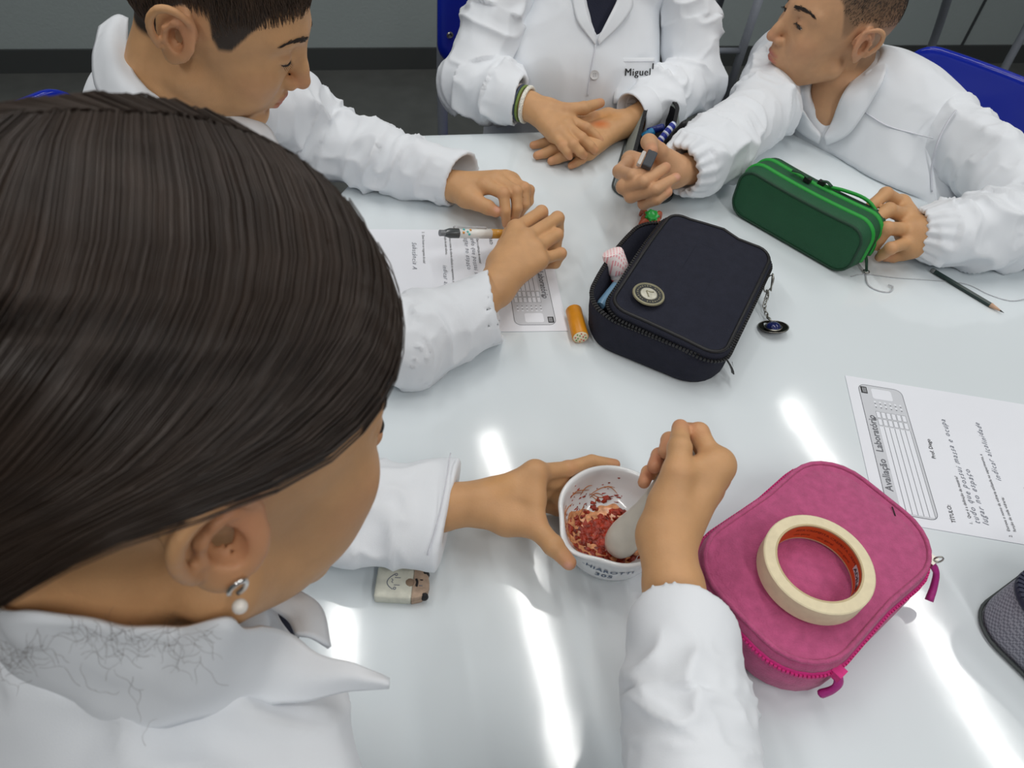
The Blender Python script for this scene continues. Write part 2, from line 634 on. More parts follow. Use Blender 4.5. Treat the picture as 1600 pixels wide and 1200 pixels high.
# ------------------------------------------------------------------ worksheets
def page(root_label, tr, tl, dirb, name, fill):
    """tr: top right corner, tl: top left corner (world), dirb: down the page"""
    tr, tl, dirb = [np.array(a[:2]) for a in (tr, tl, dirb)]
    ex = (tr - tl) / np.linalg.norm(tr - tl)
    ey = np.array([ex[1], -ex[0]])
    if ey @ dirb < 0: ey = -ey
    o = tr - ex * .210

    def pg(x, y, z=0.0):
        q = o + ex * x * .001 + ey * y * .001
        return (q[0], q[1], T + .0006 + z)
    n, m = 14, 10
    V, F = [], []
    for j in range(n + 1):
        for i in range(m + 1):
            x, y = 210 * i / m, 297 * j / n
            lift = .0016 * max(0, math.sin(y * .025 + .8) * math.sin(x * .02)) * (1 if 15 < y < 285 else .3)
            V.append(pg(x, y, 0.0002))
    for j in range(n):
        for i in range(m):
            a = j * (m + 1) + i
            F.append((a, a + m + 1, a + m + 2, a + 1))
    flip = (ex[0] * ey[1] - ex[1] * ey[0]) > 0
    if flip: F = [q[::-1] for q in F]
    sheet = raw_mesh(name, V, F, M_paper, smooth=False)
    sm = sheet.modifiers.new('thickness', 'SOLIDIFY')
    sm.thickness = .0003
    sm.offset = -1
    tag(sheet, root_label, 'paper', 'printed worksheets')

    def flat(nm, polys, material, z):
        mb = MB()
        for P in polys:
            vv = [pg(x, y, z) for x, y in P]
            mb.add(vv, [tuple(range(len(vv)))])
        return mb.build(nm, material, sheet, smooth=False)

    def rect(x0, y0, x1, y1):
        return [(x0, y0), (x0, y1), (x1, y1), (x1, y0)]

    def outline(x0, y0, x1, y1, t):
        return [rect(x0, y0, x1, y0 + t), rect(x0, y1 - t, x1, y1), rect(x0, y0, x0 + t, y1), rect(x1 - t, y0, x1, y1)]

    def rr(x0, y0, x1, y1, r):
        return [((x0 + x1) / 2 + a, (y0 + y1) / 2 + b) for a, b in rrect(x1 - x0, y1 - y0, r, 5)]

    def words(nm, s, x, y, size, material, shear=0, bold=0, wob=0, spacing=1.0):
        v, f = text_mesh(s, size, shear, bold, spacing)
        if not len(v): return
        P = [pg(x + a[0], y - a[1] + wob * math.sin(a[0] * .35), .00075) for a in v]
        return raw_mesh(nm, P, f, material, sheet, smooth=False)
    X0, X1, Y0, Y1 = 11, 199, 13, 66
    ro_, ri_ = rr(X0, Y0, X1, Y1, 9), rr(X0 + .7, Y0 + .7, X1 - .7, Y1 - .7, 8.4)
    flat('header_panel', [ri_], M_lprint, .00035)
    flat('header_outline', [[ro_[i], ro_[(i + 1) % len(ro_)], ri_[(i + 1) % len(ri_)], ri_[i]] for i in range(len(ro_))], M_print, .0004)
    flat('answer_lines', [rect(14, y, 133, y + 5.2) for y in (27, 33, 39, 45, 51, 57)], M_paper, .00045)
    flat('answer_boxes', [rect(x, y, x + w, y + 5) for y in (27, 33, 39, 45, 51, 57) for x, w in ((135, 10), (146.5, 10))], M_paper, .00045)
    flat('answer_boxes_outline', [q for y in (27, 33, 39, 45, 51, 57) for x, w in ((135, 10), (146.5, 10)) for q in outline(x, y, x + w, y + 5, .35)], M_print, .0005)
    flat('answer_line_rules', [rect(14, y, 133, y + .5) for y in (32.2, 38.2, 44.2, 50.2, 56.2, 62.2)], M_print, .0005)
    flat('score_dots', [[(x + 1.5 * math.cos(a), y + 1.5 * math.sin(a)) for a in np.linspace(0, 2 * math.pi, 10)[:-1]]
                        for y in (29, 35, 41, 47, 53, 59) for x in (166, 172)], M_paper, .0005)
    flat('score_marks', [rect(x - 3.4, y - .8, x - 2.2, y + .8) for y in (29, 35, 41, 47, 53, 59) for x in (166, 172)], M_print, .0005)
    flat('stamp_box', [rr(177, 28, 194, 52, 3)], M_paper, .0005)
    flat('logo_block', [rect(184, 15.5, 195, 23)], M_black, .0005)
    flat('logo_lines', [rect(185.5, y, 193.5, y + .7) for y in (17.5, 19.2, 20.9)], M_lprint, .0006)
    words('title_text', 'Avaliação   Laboratório', 40, 24, 11.5, M_print, 0, .12)
    words('title_text', 'de', 141, 25.5, 5, M_print, 0, .1)
    words('teacher_text', 'Prof. Diego', 97, 83, 6.2, M_black, 0, .02)
    words('heading_text', 'TÍTULO:', 12, 83, 6.2, M_black, 0, .02)
    words('question_text', '1.   Que é a definição de matéria?', 14, 101, 4.6, M_black)
    words('handwriting', 'tudo que possui massa e ocupa', 16, 109, 9, M_pen, .35, 0, .5, 1.25)
    words('handwriting', 'lugar no espaço', 16, 118, 9, M_pen, .35, 0, .5, 1.25)
    words('question_text', '2.   Escreva o nome da vidraria utilizada no experimento, a', 6, 139, 4.6, M_black)
    words('question_text', 'função de cada vidraria:', 14, 145.5, 4.6, M_black)
    words('handwriting', 'indicar alcalinidade', 80, 150, 8.5, M_pen, .35, 0, .5, 1.25)
    words('question_text', '3.   Quais foram os reagentes da aula?', 6, 176, 4.6, M_black)
    words('handwriting', 'Substância A', 30, 190, 9, M_pen, .35, 0, .5, 1.25)
    return sheet


page('printed worksheet with pencil answers, half under the pink case', at(1320, 587), at(1371, 812), at(1600, 635) - at(1320, 587), 'worksheet', 0)
page('printed worksheet under the hand that holds the see-through pen', at(888, 517.6), at(852, 360), at(798, 519) - at(888, 517.6), 'worksheet', 0)

# ------------------------------------------------------------------ things on the table
def rot2(a):
    return np.array([[math.cos(a), -math.sin(a), 0], [math.sin(a), math.cos(a), 0], [0, 0, 1.0]])


def place(pts, c, R):
    return np.array(pts) @ R.T + np.array(c)


def teeth(path, closed, pitch, size, up=(0, 0, 1)):
    L = np.linalg.norm(np.diff(np.vstack([path, path[:1]]) if closed else path, axis=0), axis=1).sum()
    n = max(4, int(L / pitch))
    q = resample(path, n, closed)
    mb = MB()
    for i in range(len(q)):
        a = q[(i + 1) % len(q)] - q[i - 1] if (closed or 0 < i < len(q) - 1) else q[min(i + 1, len(q) - 1)] - q[max(i - 1, 0)]
        if np.linalg.norm(a) < 1e-9: continue
        mb.box(q[i], size, frame_R(a, up))
    return mb


def ring_at(lx, ly, r, d, z, n=6, fn=None):
    o = rrect(lx - 2 * d, ly - 2 * d, max(r - d, .003), n)
    out = [(x, y, z) for x, y in o]
    if fn: out = [fn(*p) for p in out]
    return np.array(out)


def dense(o, step=.02):
    out = []
    for i in range(len(o)):
        a, b = o[i], o[(i + 1) % len(o)]
        k = max(1, int(np.linalg.norm(b - a) / step))
        for t in range(k): out.append(a + (b - a) * t / k)
    return np.array(out)


def dring(lx, ly, r, d, z, fn=None, n=7):
    base = dense(rrect(lx, ly, r, n), .02)
    # inset towards the skeleton of the rounded rectangle
    cx = np.clip(base[:, 0], -(lx / 2 - r), lx / 2 - r)
    cy = np.clip(base[:, 1], -(ly / 2 - r), ly / 2 - r)
    dx, dy = base[:, 0] - cx, base[:, 1] - cy
    l = np.hypot(dx, dy) + 1e-9
    k = np.minimum(d, l * .98)
    x, y = base[:, 0] - dx / l * k, base[:, 1] - dy / l * k
    rest = d - k                                        # past the corner radius shrink the whole outline
    x = x * (1 - rest / (lx / 2)).clip(.02)
    y = y * (1 - rest / (ly / 2)).clip(.02)
    out = np.c_[x, y, np.full(len(x), z)]
    if fn: out = np.array([fn(*p) for p in out])
    return out


# --- navy pencil case, lid unzipped
M_navy = mat('navy_canvas', srgb(36, 38, 50), rough=.85, spec=.25, bump=(700, .0008), noise=(90, .10))
M_navyd = mat('navy_lining', srgb(16, 17, 24), rough=.9)
M_zipblk = mat('black_zip', srgb(24, 24, 26), rough=.5)
nav = empty('pencil_case', (.20, .735, T))
tag(nav, 'dark navy canvas pencil case with an unzipped lid and a round badge', 'pencil case')
RN = rot2(math.radians(67.5))
cB = np.array([.196, .737, T])
LX, LY = .232, .172


def bulge(x, y, z):
    k = 1 + .0
    y2 = y + (.012 * (1 - (x / .12) ** 2) * (z / .05) if y > .06 else 0)
    return (x, y2, z)


outer = [dring(LX, LY, .045, .010, .0008, bulge), dring(LX, LY, .045, .003, .003, bulge), dring(LX, LY, .045, 0, .010, bulge), dring(LX, LY, .045, -.001, .030, bulge),
         dring(LX, LY, .045, .0, .050, bulge), dring(LX, LY, .045, .0025, .0515, bulge), dring(LX, LY, .045, .005, .050, bulge),
         dring(LX, LY, .045, .005, .010, bulge), dring(LX, LY, .045, .012, .006, bulge), dring(LX, LY, .045, .07, .006, bulge)]
mb = MB()
mb.loft([place(r, cB, RN) for r in outer])
base = mb.build('case_body', M_navy, nav, angle=60)
teeth(place(dring(LX, LY, .045, .0015, .0522, bulge), cB, RN), True, .0042, (.0028, .0050, .0022)).build('zip_teeth', M_zipblk, base, smooth=False)
# lid
RL = rot2(math.radians(67.0)) @ np.array(Matrix.Rotation(math.radians(4.0), 3, 'X')) @ np.array(Matrix.Rotation(math.radians(-1.0), 3, 'Y'))
cL = np.array([.2095, .738, T + .0585])
lx, ly = .238, .152


def wavy(x, y, z):
    w = .004 * math.sin(x * 30 + 1) * max(0, (abs(y) - .04) / .035)
    s = -.010 * max(0, (x - .07) / .05) * math.cos((y + .03) * 45) ** 2
    dome = .010 * (1 - (x / .125) ** 2) * (1 - (y / .08) ** 2)
    return (x + s, y, z + w + dome)


lr = [dring(lx, ly, .030, .06, -.004, wavy), dring(lx, ly, .030, .008, -.004, wavy), dring(lx, ly, .030, .0, -.006, wavy), dring(lx, ly, .030, .0, .0015, wavy),
      dring(lx, ly, .030, .003, .0035, wavy), dring(lx, ly, .030, .0075, .004, wavy), dring(lx, ly, .030, .010, .0030, wavy), dring(lx, ly, .030, .013, .0038, wavy),
      dring(lx, ly, .030, .03, .0045, wavy), dring(lx, ly, .030, .05, .0045, wavy), dring(lx, ly, .030, .074, .0045, wavy)]
mb = MB()
mb.loft([place(r, cL, RL) for r in lr])
lid = mb.build('lid', M_navy, nav)
pp = place(dring(lx, ly, .030, .005, .0045, wavy), cL, RL)
MB().tube(pp, .0022, 6, closed=True).build('piping', M_zipblk, lid)
tp = place(dring(lx, ly, .030, -.0012, -.004, wavy), cL, RL)
teeth(tp, True, .0042, (.0026, .0050, .0024)).build('zip_teeth', M_zipblk, lid, smooth=False)
# badge
bc = at(1013, 461, .0725)
RB = RL
M_brass = mat('dull_brass', srgb(150, 146, 120), rough=.45, metal=.5)
mb = MB()
mb.lathe([(.0, 0), (.0188, 0), (.0195, .001), (.0188, .0024), (.0168, .0026), (.016, .0016), (.0, .0016)], bc, 40, RB, caps=False)
bd = mb.build('badge', M_brass, lid, angle=30)
mb = MB()
mb.lathe([(.0162, .0019), (.0108, .0019)], bc, 40, RB, caps=False)
mb.build('badge_ring', mat('dark_enamel', srgb(46, 48, 50), .5), bd)
mb = MB()
for k in range(26):
    a = 2 * math.pi * k / 26
    if k % 13 in (0,): continue
    mb.box(place([(.0135 * math.cos(a), .0135 * math.sin(a), .0021)], bc, RB)[0], (.0022 if k % 3 else .0012, .0012, .0004), RB @ rot2(a + 1.57 * (k % 2)))
mb.build('badge_marks', M_brass, bd, smooth=False)
mb = MB()
mb.lathe([(.0105, .0022), (.009, .0028), (.004, .0030), (.0005, .0030)], bc, 32, RB)
mb.build('badge_centre', mat('pale_enamel', srgb(196, 194, 178), .35, noise=(220, .15)), bd)
mb = MB()
mb.tube(place(spline([(-.006, -.002, .0032), (-.002, .001, .0033), (.002, .004, .0033), (.003, -.001, .0033), (.005, -.004, .0033)], 14), bc, RB), .0007, 5)
mb.build('badge_relief', M_brass, bd)
# black tab at the corner
tb = at(1138, 566, .022)
mb = MB()
RT = frame_R((.25, -.6, -.75), (.9, .1, .3))
mb.loft([place([(x, y, z + .004 * math.sin(x * 120)) for y, z in ((-.008, -.0006), (.008, -.0006), (.008, .0006), (-.008, .0006))], tb, RT) for x in np.linspace(-.014, .014, 8)])
tab = mb.build('fabric_tab', M_zipblk, nav, angle=40)
mb = MB()
mb.add(place([(-.006, -.001, .0021), (.001, -.004, .0046), (.001, .0, .0046), (.008, .002, .0055), (.001, .004, .0046), (.0, .001, .0046)], tb, RT), [(0, 1, 2, 3, 4, 5)])
mb.build('tab_mark', mat('white_thread', srgb(200, 202, 206), .8), tab, smooth=False)
# zip pull with chain and charm
chain = empty('bag_charm', at(1206, 500, 0))
tag(chain, 'small silver chain with a blue-stone charm hanging from the navy case', 'charm')
c0 = at(1206, 432, .046)
c1_ = at(1201, 458, .032)
MB().tube(np.array([c1_ * 0 + c0 + np.array([.007 * math.cos(a) * .6, .007 * math.cos(a) * -.3, .014 * math.sin(a) - .012]) for a in np.linspace(0, 2 * math.pi, 17)[:-1]]), .0009, 6, closed=True).build('split_ring', M_metal, chain)
mb = MB()
mb.tube([c0 + np.array([0, 0, .004]), c0 + np.array([.004, -.006, -.018])], .0028, 8, flat=.4)
mb.build('zip_slider', M_metal, chain)
cp = spline([c0 + np.array([.001, -.004, -.022]), at(1199, 462, .018), at(1194, 478, .008), at(1199, 494, .006), at(1203, 500, .009)], 12)
for i in range(11):
    a, b = cp[i], cp[i + 1]
    d = (b - a) / np.linalg.norm(b - a)
    s = np.cross(d, (0, 0, 1) if i % 2 else (.7, .7, .1))
    s /= np.linalg.norm(s)
    MB().tube([(a + b) / 2 + d * .0042 * math.cos(t) + s * .0022 * math.sin(t) for t in np.linspace(0, 2 * math.pi, 11)[:-1]], .00075, 5, closed=True).build('chain_link', M_metal, chain)
cc = at(1208, 513, .004)
RC = frame_R((1, .1, .15), (-.15, .28, .9))
mb = MB()
mb.lathe([(.0, -.003), (.010, -.0028), (.0185, .0012), (.0192, .0022), (.0182, .0024), (.012, -.0002), (.0, -.0005)], cc, 36, RC, caps=False)
ch = mb.build('charm_disc', mat('old_silver', srgb(70, 68, 66), .3, metal=1.0), chain, angle=40)
MB().lathe([(.0185, .0021), (.0192, .0028), (.0185, .0031), (.0178, .0026)], cc, 36, RC, caps=False).build('charm_rim', M_metal, ch)
MB().lathe([(.0105, .000), (.0115, .002), (.0105, .003), (.0095, .002)], cc, 30, RC, caps=False).build('stone_setting', M_metal, ch)
MB().sphere(place([(0, 0, .002)], cc, RC)[0], (.0095, .0095, .0062), 18, 10, RC).build('blue_stone', mat('blue_stone', srgb(28, 36, 84), .12, noise=(260, .5)), ch)
# things inside the navy case
glue = empty('glue_stick', at(958, 420, .01))
tag(glue, 'white stick with a pink checked cap poking out of the navy case', 'glue stick')
ga, gb = at(972, 436, .030), at(958, 398, .060)
gd = (gb - ga) / np.linalg.norm(gb - ga)
GR_ = frame_R(np.cross(gd, (0, 0, 1)), gd)
Rz = np.c_[GR_[:, 0], GR_[:, 1], gd]


def pinkcheck():
    m = mat('pink_check', srgb(236, 150, 160), .5)
    nt = m.node_tree
    b = nt.nodes['Principled BSDF']
    tc = nt.nodes.new('ShaderNodeTexCoord')
    br = nt.nodes.new('ShaderNodeTexBrick')
    br.offset = 0
    br.inputs['Scale'].default_value = 1.0
    br.inputs['Color1'].default_value = (*srgb(240, 168, 176), 1)
    br.inputs['Color2'].default_value = (*srgb(240, 168, 176), 1)
    br.inputs['Mortar'].default_value = (*srgb(250, 236, 236), 1)
    br.inputs['Mortar Size'].default_value = .0009
    br.inputs['Brick Width'].default_value = .0035
    br.inputs['Row Height'].default_value = .0035
    nt.links.new(tc.outputs['Object'], br.inputs['Vector'])
    nt.links.new(br.outputs[0], b.inputs['Base Color'])
    return m


MB().lathe([(.013, -.045), (.013, .004), (.0134, .005), (.0134, .006), (.013, .007), (.013, .012)], ga, 28, Rz).build('stick_body', mat('white_plastic', srgb(232, 228, 228), .35), glue, angle=40)
MB().lathe([(.0133, .003), (.0136, .0035), (.0136, .0055), (.0133, .006)], ga, 28, Rz, caps=False).build('red_band', mat('red_print', srgb(200, 50, 70), .5), glue)
MB().lathe([(.0137, .012), (.014, .0135), (.014, .036), (.013, .0395), (.009, .041), (.0005, .041)], ga, 28, Rz).build('cap', pinkcheck(), glue, angle=40)
bs = empty('blue_marker', at(944, 470, .01))
tag(bs, 'light blue stick lying inside the open edge of the navy case', 'marker')
q0, q1 = at(938, 478, .030), at(962, 448, .030)
MB().tube([q0, q0 * .9 + q1 * .1, q1], [.005, .0065, .0065], 14).build('marker_body', mat('light_blue_plastic', srgb(120, 160, 190), .35), bs, angle=50)
MB().tube([q1, q1 + (q1 - q0) * .7], [.0068, .0068], 14).build('marker_cap', mat('grey_plastic', srgb(140, 145, 152), .35), bs, angle=50)

# --- green pencil case
M_green = mat('green_nylon', srgb(30, 84, 54), rough=.6, spec=.35, bump=(800, .0006), noise=(40, .06))
M_greend = mat('green_nylon_dark', srgb(22, 62, 42), rough=.65, bump=(800, .0006))
M_gzip = mat('bright_green_zip', srgb(18, 150, 48), rough=.55)
gre = empty('pencil_case', at(1260, 350, 0))
tag(gre, 'green nylon pencil case with two bright green zips', 'pencil case')
g0, g1 = at(1139, 334, 0), at(1312, 434, 0)
ax = (g1 - g0) / np.linalg.norm(g1 - g0)
th_ = np.array([-ax[1], ax[0], 0])               # towards the back
if th_[1] < 0: th_ = -th_
RG = np.c_[ax, np.array([0, 0, 1.0]), -th_]        # local x along, y up, z to the front
GL_, GH_, GT_ = .205, .078, .066
gc = (g0 + g1) / 2 + np.array([0, 0, GH_ / 2 + .0012]) + th_ * (GT_ / 2 + .003)


def gfn(x, y, z):
    sag = -.004 * (1 - (x / .1) ** 2) * max(0, y / .04)
    return (x, y + sag, z)


zs = [(-.033, .022), (-.033, .006), (-.0305, .0), (-.019, -.002), (-.0165, -.001), (-.014, -.002), (.006, -.0025), (.0085, -.0012), (.011, -.0022), (.027, .0), (.0315, .0025), (.033, .007), (.0335, .016), (.034, .030), (.034, .037)]
mb = MB()
mb.loft([place(dring(GL_, GH_, .026, d, z, gfn), gc, RG)[::1] for z, d in zs])
gb_ = mb.build('case_body', M_green, gre)
MB().tube(place(dring(GL_, GH_, .026, .0025, .0318, gfn), gc, RG), .0019, 6, closed=True).build('piping', M_greend, gb_)
MB().tube(place(dring(GL_, GH_, .026, .0012, -.0318, gfn), gc, RG), .0019, 6, closed=True).build('piping', M_greend, gb_)
for zz in (.0085, -.0165):
    full = place(dring(GL_, GH_, .026, -.0004, zz, gfn), gc, RG)
    hi = np.array([p for p in full if p[2] > T + .018])
    cen = gc
    key = [((p - cen) @ ax) for p in hi]
    order = np.argsort([math.atan2((p - cen) @ np.array([0, 0, 1.0]) + .03, (p - cen) @ ax) for p in hi])
    MB().tube(hi[order], .0043, 10).build('zip_tape', M_gzip, gb_)
# the opened back pocket: shade of the gap as a flat dark slab, lifted green lip
mouth = [place([gfn(x, GH_ / 2 - .001 + .002, z)], gc, RG)[0] for x, z in ((-.005, -.0185), (.03, -.0150), (.07, -.0140), (.088, -.0165), (.07, -.027), (.03, -.029))]
mb = MB()
mb.add(mouth, [(0, 1, 2, 3, 4, 5)])
mb.add([p - np.array([0, 0, .0035]) for p in mouth], [(5, 4, 3, 2, 1, 0)])
n_ = len(mouth)
mb.f += [(i, (i + 1) % n_, 6 + (i + 1) % n_, 6 + i) for i in range(n_)]
mb.build('pocket_mouth', mat('dark_mouth_shade', srgb(12, 40, 30), .9), gb_, smooth=False)
lip = spline([place([(-.005, GH_ / 2 - .002, -.0185)], gc, RG)[0], place([(.03, GH_ / 2 + .003, -.029)], gc, RG)[0], place([(.066, GH_ / 2 + .003, -.032)], gc, RG)[0], place([(.098, .022, -.030)], gc, RG)[0]], 18)
MB().tube(lip, .0026, 8).build('pocket_lip', M_gzip, gb_)
for (px, py, dx) in ((1262, 281, -1), (1284, 286, 1)):
    p = at(px, py, .082)
    mb = MB()
    mb.box(p, (.010, .007, .006), RG @ np.array(Matrix.Rotation(math.radians(-90), 3, 'X')))
    sl = mb.build('zip_slider', M_zipblk, gb_, smooth=False)
    mb = MB()
    mb.tube(spline([p + np.array([0, 0, .003]), p - ax * .012 * (1 if dx < 0 else -.6) + np.array([0, 0, .005]), p - ax * .026 * (1 if dx < 0 else -.6) + np.array([0, 0, .002])], 8), .0032, 8, flat=.4)
    mb.build('pull_tab', M_greend, sl)
pt0 = at(1352, 392, .030)
MB().box(pt0, (.008, .009, .006), RG).build('zip_slider', M_zipblk, gb_, smooth=False)
pl_ = MB().tube([pt0, at(1354, 408, .016), at(1354, 424, .004)], [.0035, .0045, .004], 8, flat=.4).build('pull_tab', M_greend, gb_)
MB().tube([at(1354, 424, .004) + np.array([.004 * math.cos(a), .004 * math.sin(a), 0]) for a in np.linspace(0, 2 * math.pi, 11)[:-1]], .0009, 6, closed=True).build('pull_ring', M_metal, pl_)

# --- clear thread on the table
M_thread = mat('clear_thread', srgb(214, 216, 220), rough=.15, spec=.6, trans=.4)
thr = MB().tube(spline([at(1330, 432, .001), at(1352, 428, .0015), at(1400, 434, .001), at(1460, 438, .001), at(1510, 444, .001), at(1545, 460, .001), at(1580, 470, .001), at(1612, 465, .002)], 60), .0006, 6).build('nylon_thread', M_thread)
tag(thr, 'long clear nylon thread lying across the table past the pencil', 'thread')
thr2 = MB().tube(spline([at(1352, 426, .001), at(1356, 444, .0015), at(1372, 454, .001), at(1390, 456, .001), at(1395, 448, .003), at(1388, 445, .003)], 40), .0011, 6).build('plastic_loop', M_thread)
tag(thr2, 'short curled clear plastic strip below the green case', 'thread')
bt = at(1605, 458, 0)

# --- dark green pencil
pc = empty('pencil', at(1510, 455, 0))
tag(pc, 'dark green sharpened pencil lying beside the elastic cuff', 'pencil')
p0, p1 = at(1455, 421, .0036), at(1569, 489, .0036)
pd = (p1 - p0) / np.linalg.norm(p1 - p0)
pL = np.linalg.norm(p1 - p0)
MB().tube([p0 + pd * .006, p0 + pd * (pL - .020)], .0036, 6).build('shaft', mat('dark_green_paint', srgb(30, 52, 48), .35), pc, smooth=False)
MB().tube([p0, p0 + pd * .0015, p0 + pd * .004, p0 + pd * .006], [.0026, .0034, .0037, .0037], 12).build('end_cap', mat('silver_paint', srgb(120, 124, 124), .35), pc)
MB().tube([p0 + pd * (pL - .020), p0 + pd * (pL - .006)], [.0035, .0012], 12).build('wood_cone', mat('pencil_wood', srgb(206, 168, 140), .7), pc)
MB().tube([p0 + pd * (pL - .006), p0 + pd * pL], [.0012, .0002], 8).build('lead', M_black, pc)

# --- grey pencil case behind the raised fist, with pens
M_greyc = mat('grey_canvas', srgb(138, 146, 142), rough=.8, bump=(700, .0007), noise=(60, .05))
gy = empty('pencil_case', at(1000, 260, 0))
tag(gy, 'open grey canvas pencil case behind the raised fist', 'pencil case')
y0, y1 = at(951, 307, 0), at(984, 196, 0)
yx = (y1 - y0) / np.linalg.norm(y1 - y0)
RY = frame_R(yx)
yc = (y0 + y1) / 2 - RY[:, 1] * .0475
YL, YW = .225, .095


def gyf(x, y, z):
    return (x, y * (1 - .55 * (z / .06)), z * (1.0 + .25 * x / .11))


mb = MB()
mb.loft([place(dring(YL, YW, .028, d, z, gyf), yc, RY) for d, z in ((.012, .001), (.002, .004), (0, .012), (.0, .030), (.001, .046), (.003, .0475), (.006, .046), (.006, .012), (.04, .010))])
gyb = mb.build('case_body', M_greyc, gy, angle=60)
teeth(place(dring(YL, YW, .028, .002, .0485, gyf), yc, RY), True, .004, (.003, .006, .003)).build('zip_teeth', M_zipblk, gyb, smooth=False)
MB().loft([place(dring(YL, YW, .028, d, z, gyf), yc, RY) for d, z in ((.0062, .044), (.0068, .014), (.012, .0115), (.042, .0112))], False, True).build('lining', M_navyd, gyb)
MB().tube(place(dring(YL, YW, .028, -.001, .004, gyf), yc, RY), .0018, 6, closed=True).build('piping', mat('dark_grey_piping', srgb(70, 76, 76), .8), gyb)


def stripe_mat():
    m = mat('blue_striped_plastic', srgb(30, 50, 150), .35)
    nt = m.node_tree
    b = nt.nodes['Principled BSDF']
    tc = nt.nodes.new('ShaderNodeTexCoord')
    w = nt.nodes.new('ShaderNodeTexWave')
    w.bands_direction = 'DIAGONAL'
    w.inputs['Scale'].default_value = 42
    cr = nt.nodes.new('ShaderNodeValToRGB')
    cr.color_ramp.interpolation = 'CONSTANT'
    cr.color_ramp.elements[0].color = (*srgb(28, 46, 150), 1)
    cr.color_ramp.elements[1].position = .72
    cr.color_ramp.elements[1].color = (*srgb(215, 222, 240), 1)
    nt.links.new(tc.outputs['Object'], w.inputs['Vector'])
    nt.links.new(w.outputs[0], cr.inputs[0])
    nt.links.new(cr.outputs[0], b.inputs['Base Color'])
    return m


def pen(name, a, b, r, m1, label, cat='pen', cap=None):
    root = empty(name, a)
    tag(root, label, cat)
    a, b = np.array(a), np.array(b)
    d = (b - a)
    MB().tube([a, a + d * .03, a + d * .9, a + d * .97, b], [r * .5, r, r, r * .8, r * .35], 14).build('barrel', m1, root, angle=50)
    MB().tube([a + d * .62, a + d * .66], [r * 1.06, r * 1.06], 14).build('grip_ring', cap or m1, root)
    return root


pen('pen', at(1018, 236, .03), at(1055, 191, .075), .0055, stripe_mat(), 'blue pen with white spiral stripes sticking out of the grey case')
pen('pen', at(1040, 226, .03), at(1071, 190, .075), .0048, M_zipblk, 'black pen beside the striped one in the grey case')
pen('pen', at(1004, 214, .032), at(1022, 204, .045), .006, mat('teal_plastic', srgb(40, 120, 165), .3), 'teal pen lying low inside the grey case')
pen('pen', at(1012, 206, .034), at(1038, 198, .050), .006, mat('deep_blue_plastic', srgb(24, 40, 110), .3), 'deep blue pen lying inside the grey case')

# --- pink case
M_pink = mat('pink_canvas', srgb(184, 84, 128), rough=.85, spec=.25, bump=(650, .0010), noise=(120, .12), sheen=.2)
M_pinkz = mat('hot_pink_zip', srgb(206, 36, 124), rough=.6, noise=(300, .1))
pk = empty('pencil_case', (.29, .36, T))
tag(pk, 'pink canvas case with the roll of tape on it', 'pencil case')
PA = math.radians(43.0)
RP = rot2(PA) @ np.array(Matrix.Rotation(math.radians(-1.5), 3, 'Y'))
pcx = np.array([.290, .363, T])
PLX, PLY, PH = .214, .150, .062


def pfn(x, y, z):
    k = 1 - .02 * (z / .06)
    n = (1 - (x / .115) ** 2) * (1 - (y / .085) ** 2)
    zz = z + (.004 * n if z > .055 else 0)
    pinch = 1 - .05 * max(0, 1 - abs(x - .01) / .07) if z > .03 else 1
    return (x, y * k * pinch, zz)


pr = [(.014, .001), (.004, .004), (.0, .012), (-.001, .028), (0, .043), (.001, .0465), (.0, .050), (.001, .056), (.004, .0605), (.008, .0615), (.0105, .0600), (.013, .0612), (.03, .062), (.05, .0625), (.075, .0625)]
mb = MB()
mb.loft([place(dring(PLX, PLY, .052, d, z, pfn), pcx, RP) for d, z in pr])
pb = mb.build('case_body', M_pink, pk)
MB().tube(place(dring(PLX, PLY, .052, .004, .0615, pfn), pcx, RP), .0022, 8, closed=True).build('piping', M_pink, pb)
mb = MB()
mb.loft([place(dring(PLX, PLY, .052, d, z, pfn), pcx, RP) for d, z in ((.0, .0435), (-.0012, .0445), (-.0012, .0505), (0, .0515))], False, False)
mb.build('zip_tape', M_pinkz, pb)
teeth(place(dring(PLX, PLY, .052, -.0018, .0475, pfn), pcx, RP), True, .0034, (.0022, .0022, .0034)).build('zip_teeth', M_pinkz, pb, smooth=False)
zipring = place(dring(PLX, PLY, .052, -.003, .0475, pfn), pcx, RP)
zpx = np.array([pix(p) for p in zipring])
for k_, ((px, py), drop) in enumerate((((1300, 1030), [(.003, -.005, -.009), (.001, -.007, -.018), (-.005, -.008, -.026)]), ((1462, 885), [(.010, -.004, -.010), (.012, -.012, -.023), (.009, -.022, -.032)]))):
    a = zipring[np.argmin(((zpx - np.array([px, py])) ** 2).sum(1) + 1e6 * (zipring[:, 1] > .5))]
    zip_end = a
    MB().box(a, (.010, .009, .009), RP).build('zip_slider', M_metal if k_ else M_pinkz, pb, smooth=False)
    MB().tube(spline([a] + [a + np.array(t) for t in drop], 12), np.linspace(.0045, .0075, 12), 8, flat=.5).build('pull_ribbon', mat('magenta_ribbon', srgb(168, 34, 124), .6, noise=(300, .12)), pb)
MB().tube([zip_end + np.array([.006 + .004 * math.cos(t_), 0, .004 + .005 * math.sin(t_)]) for t_ in np.linspace(0, 2 * math.pi, 11)[:-1]], .0008, 6, closed=True).build('pull_ring', M_metal, pb)
MB().tube([at(1394, 792, .0655), at(1397, 800, .0658), at(1399, 806, .0655)], .0006, 5).build('pen_scratch', M_black, pb)

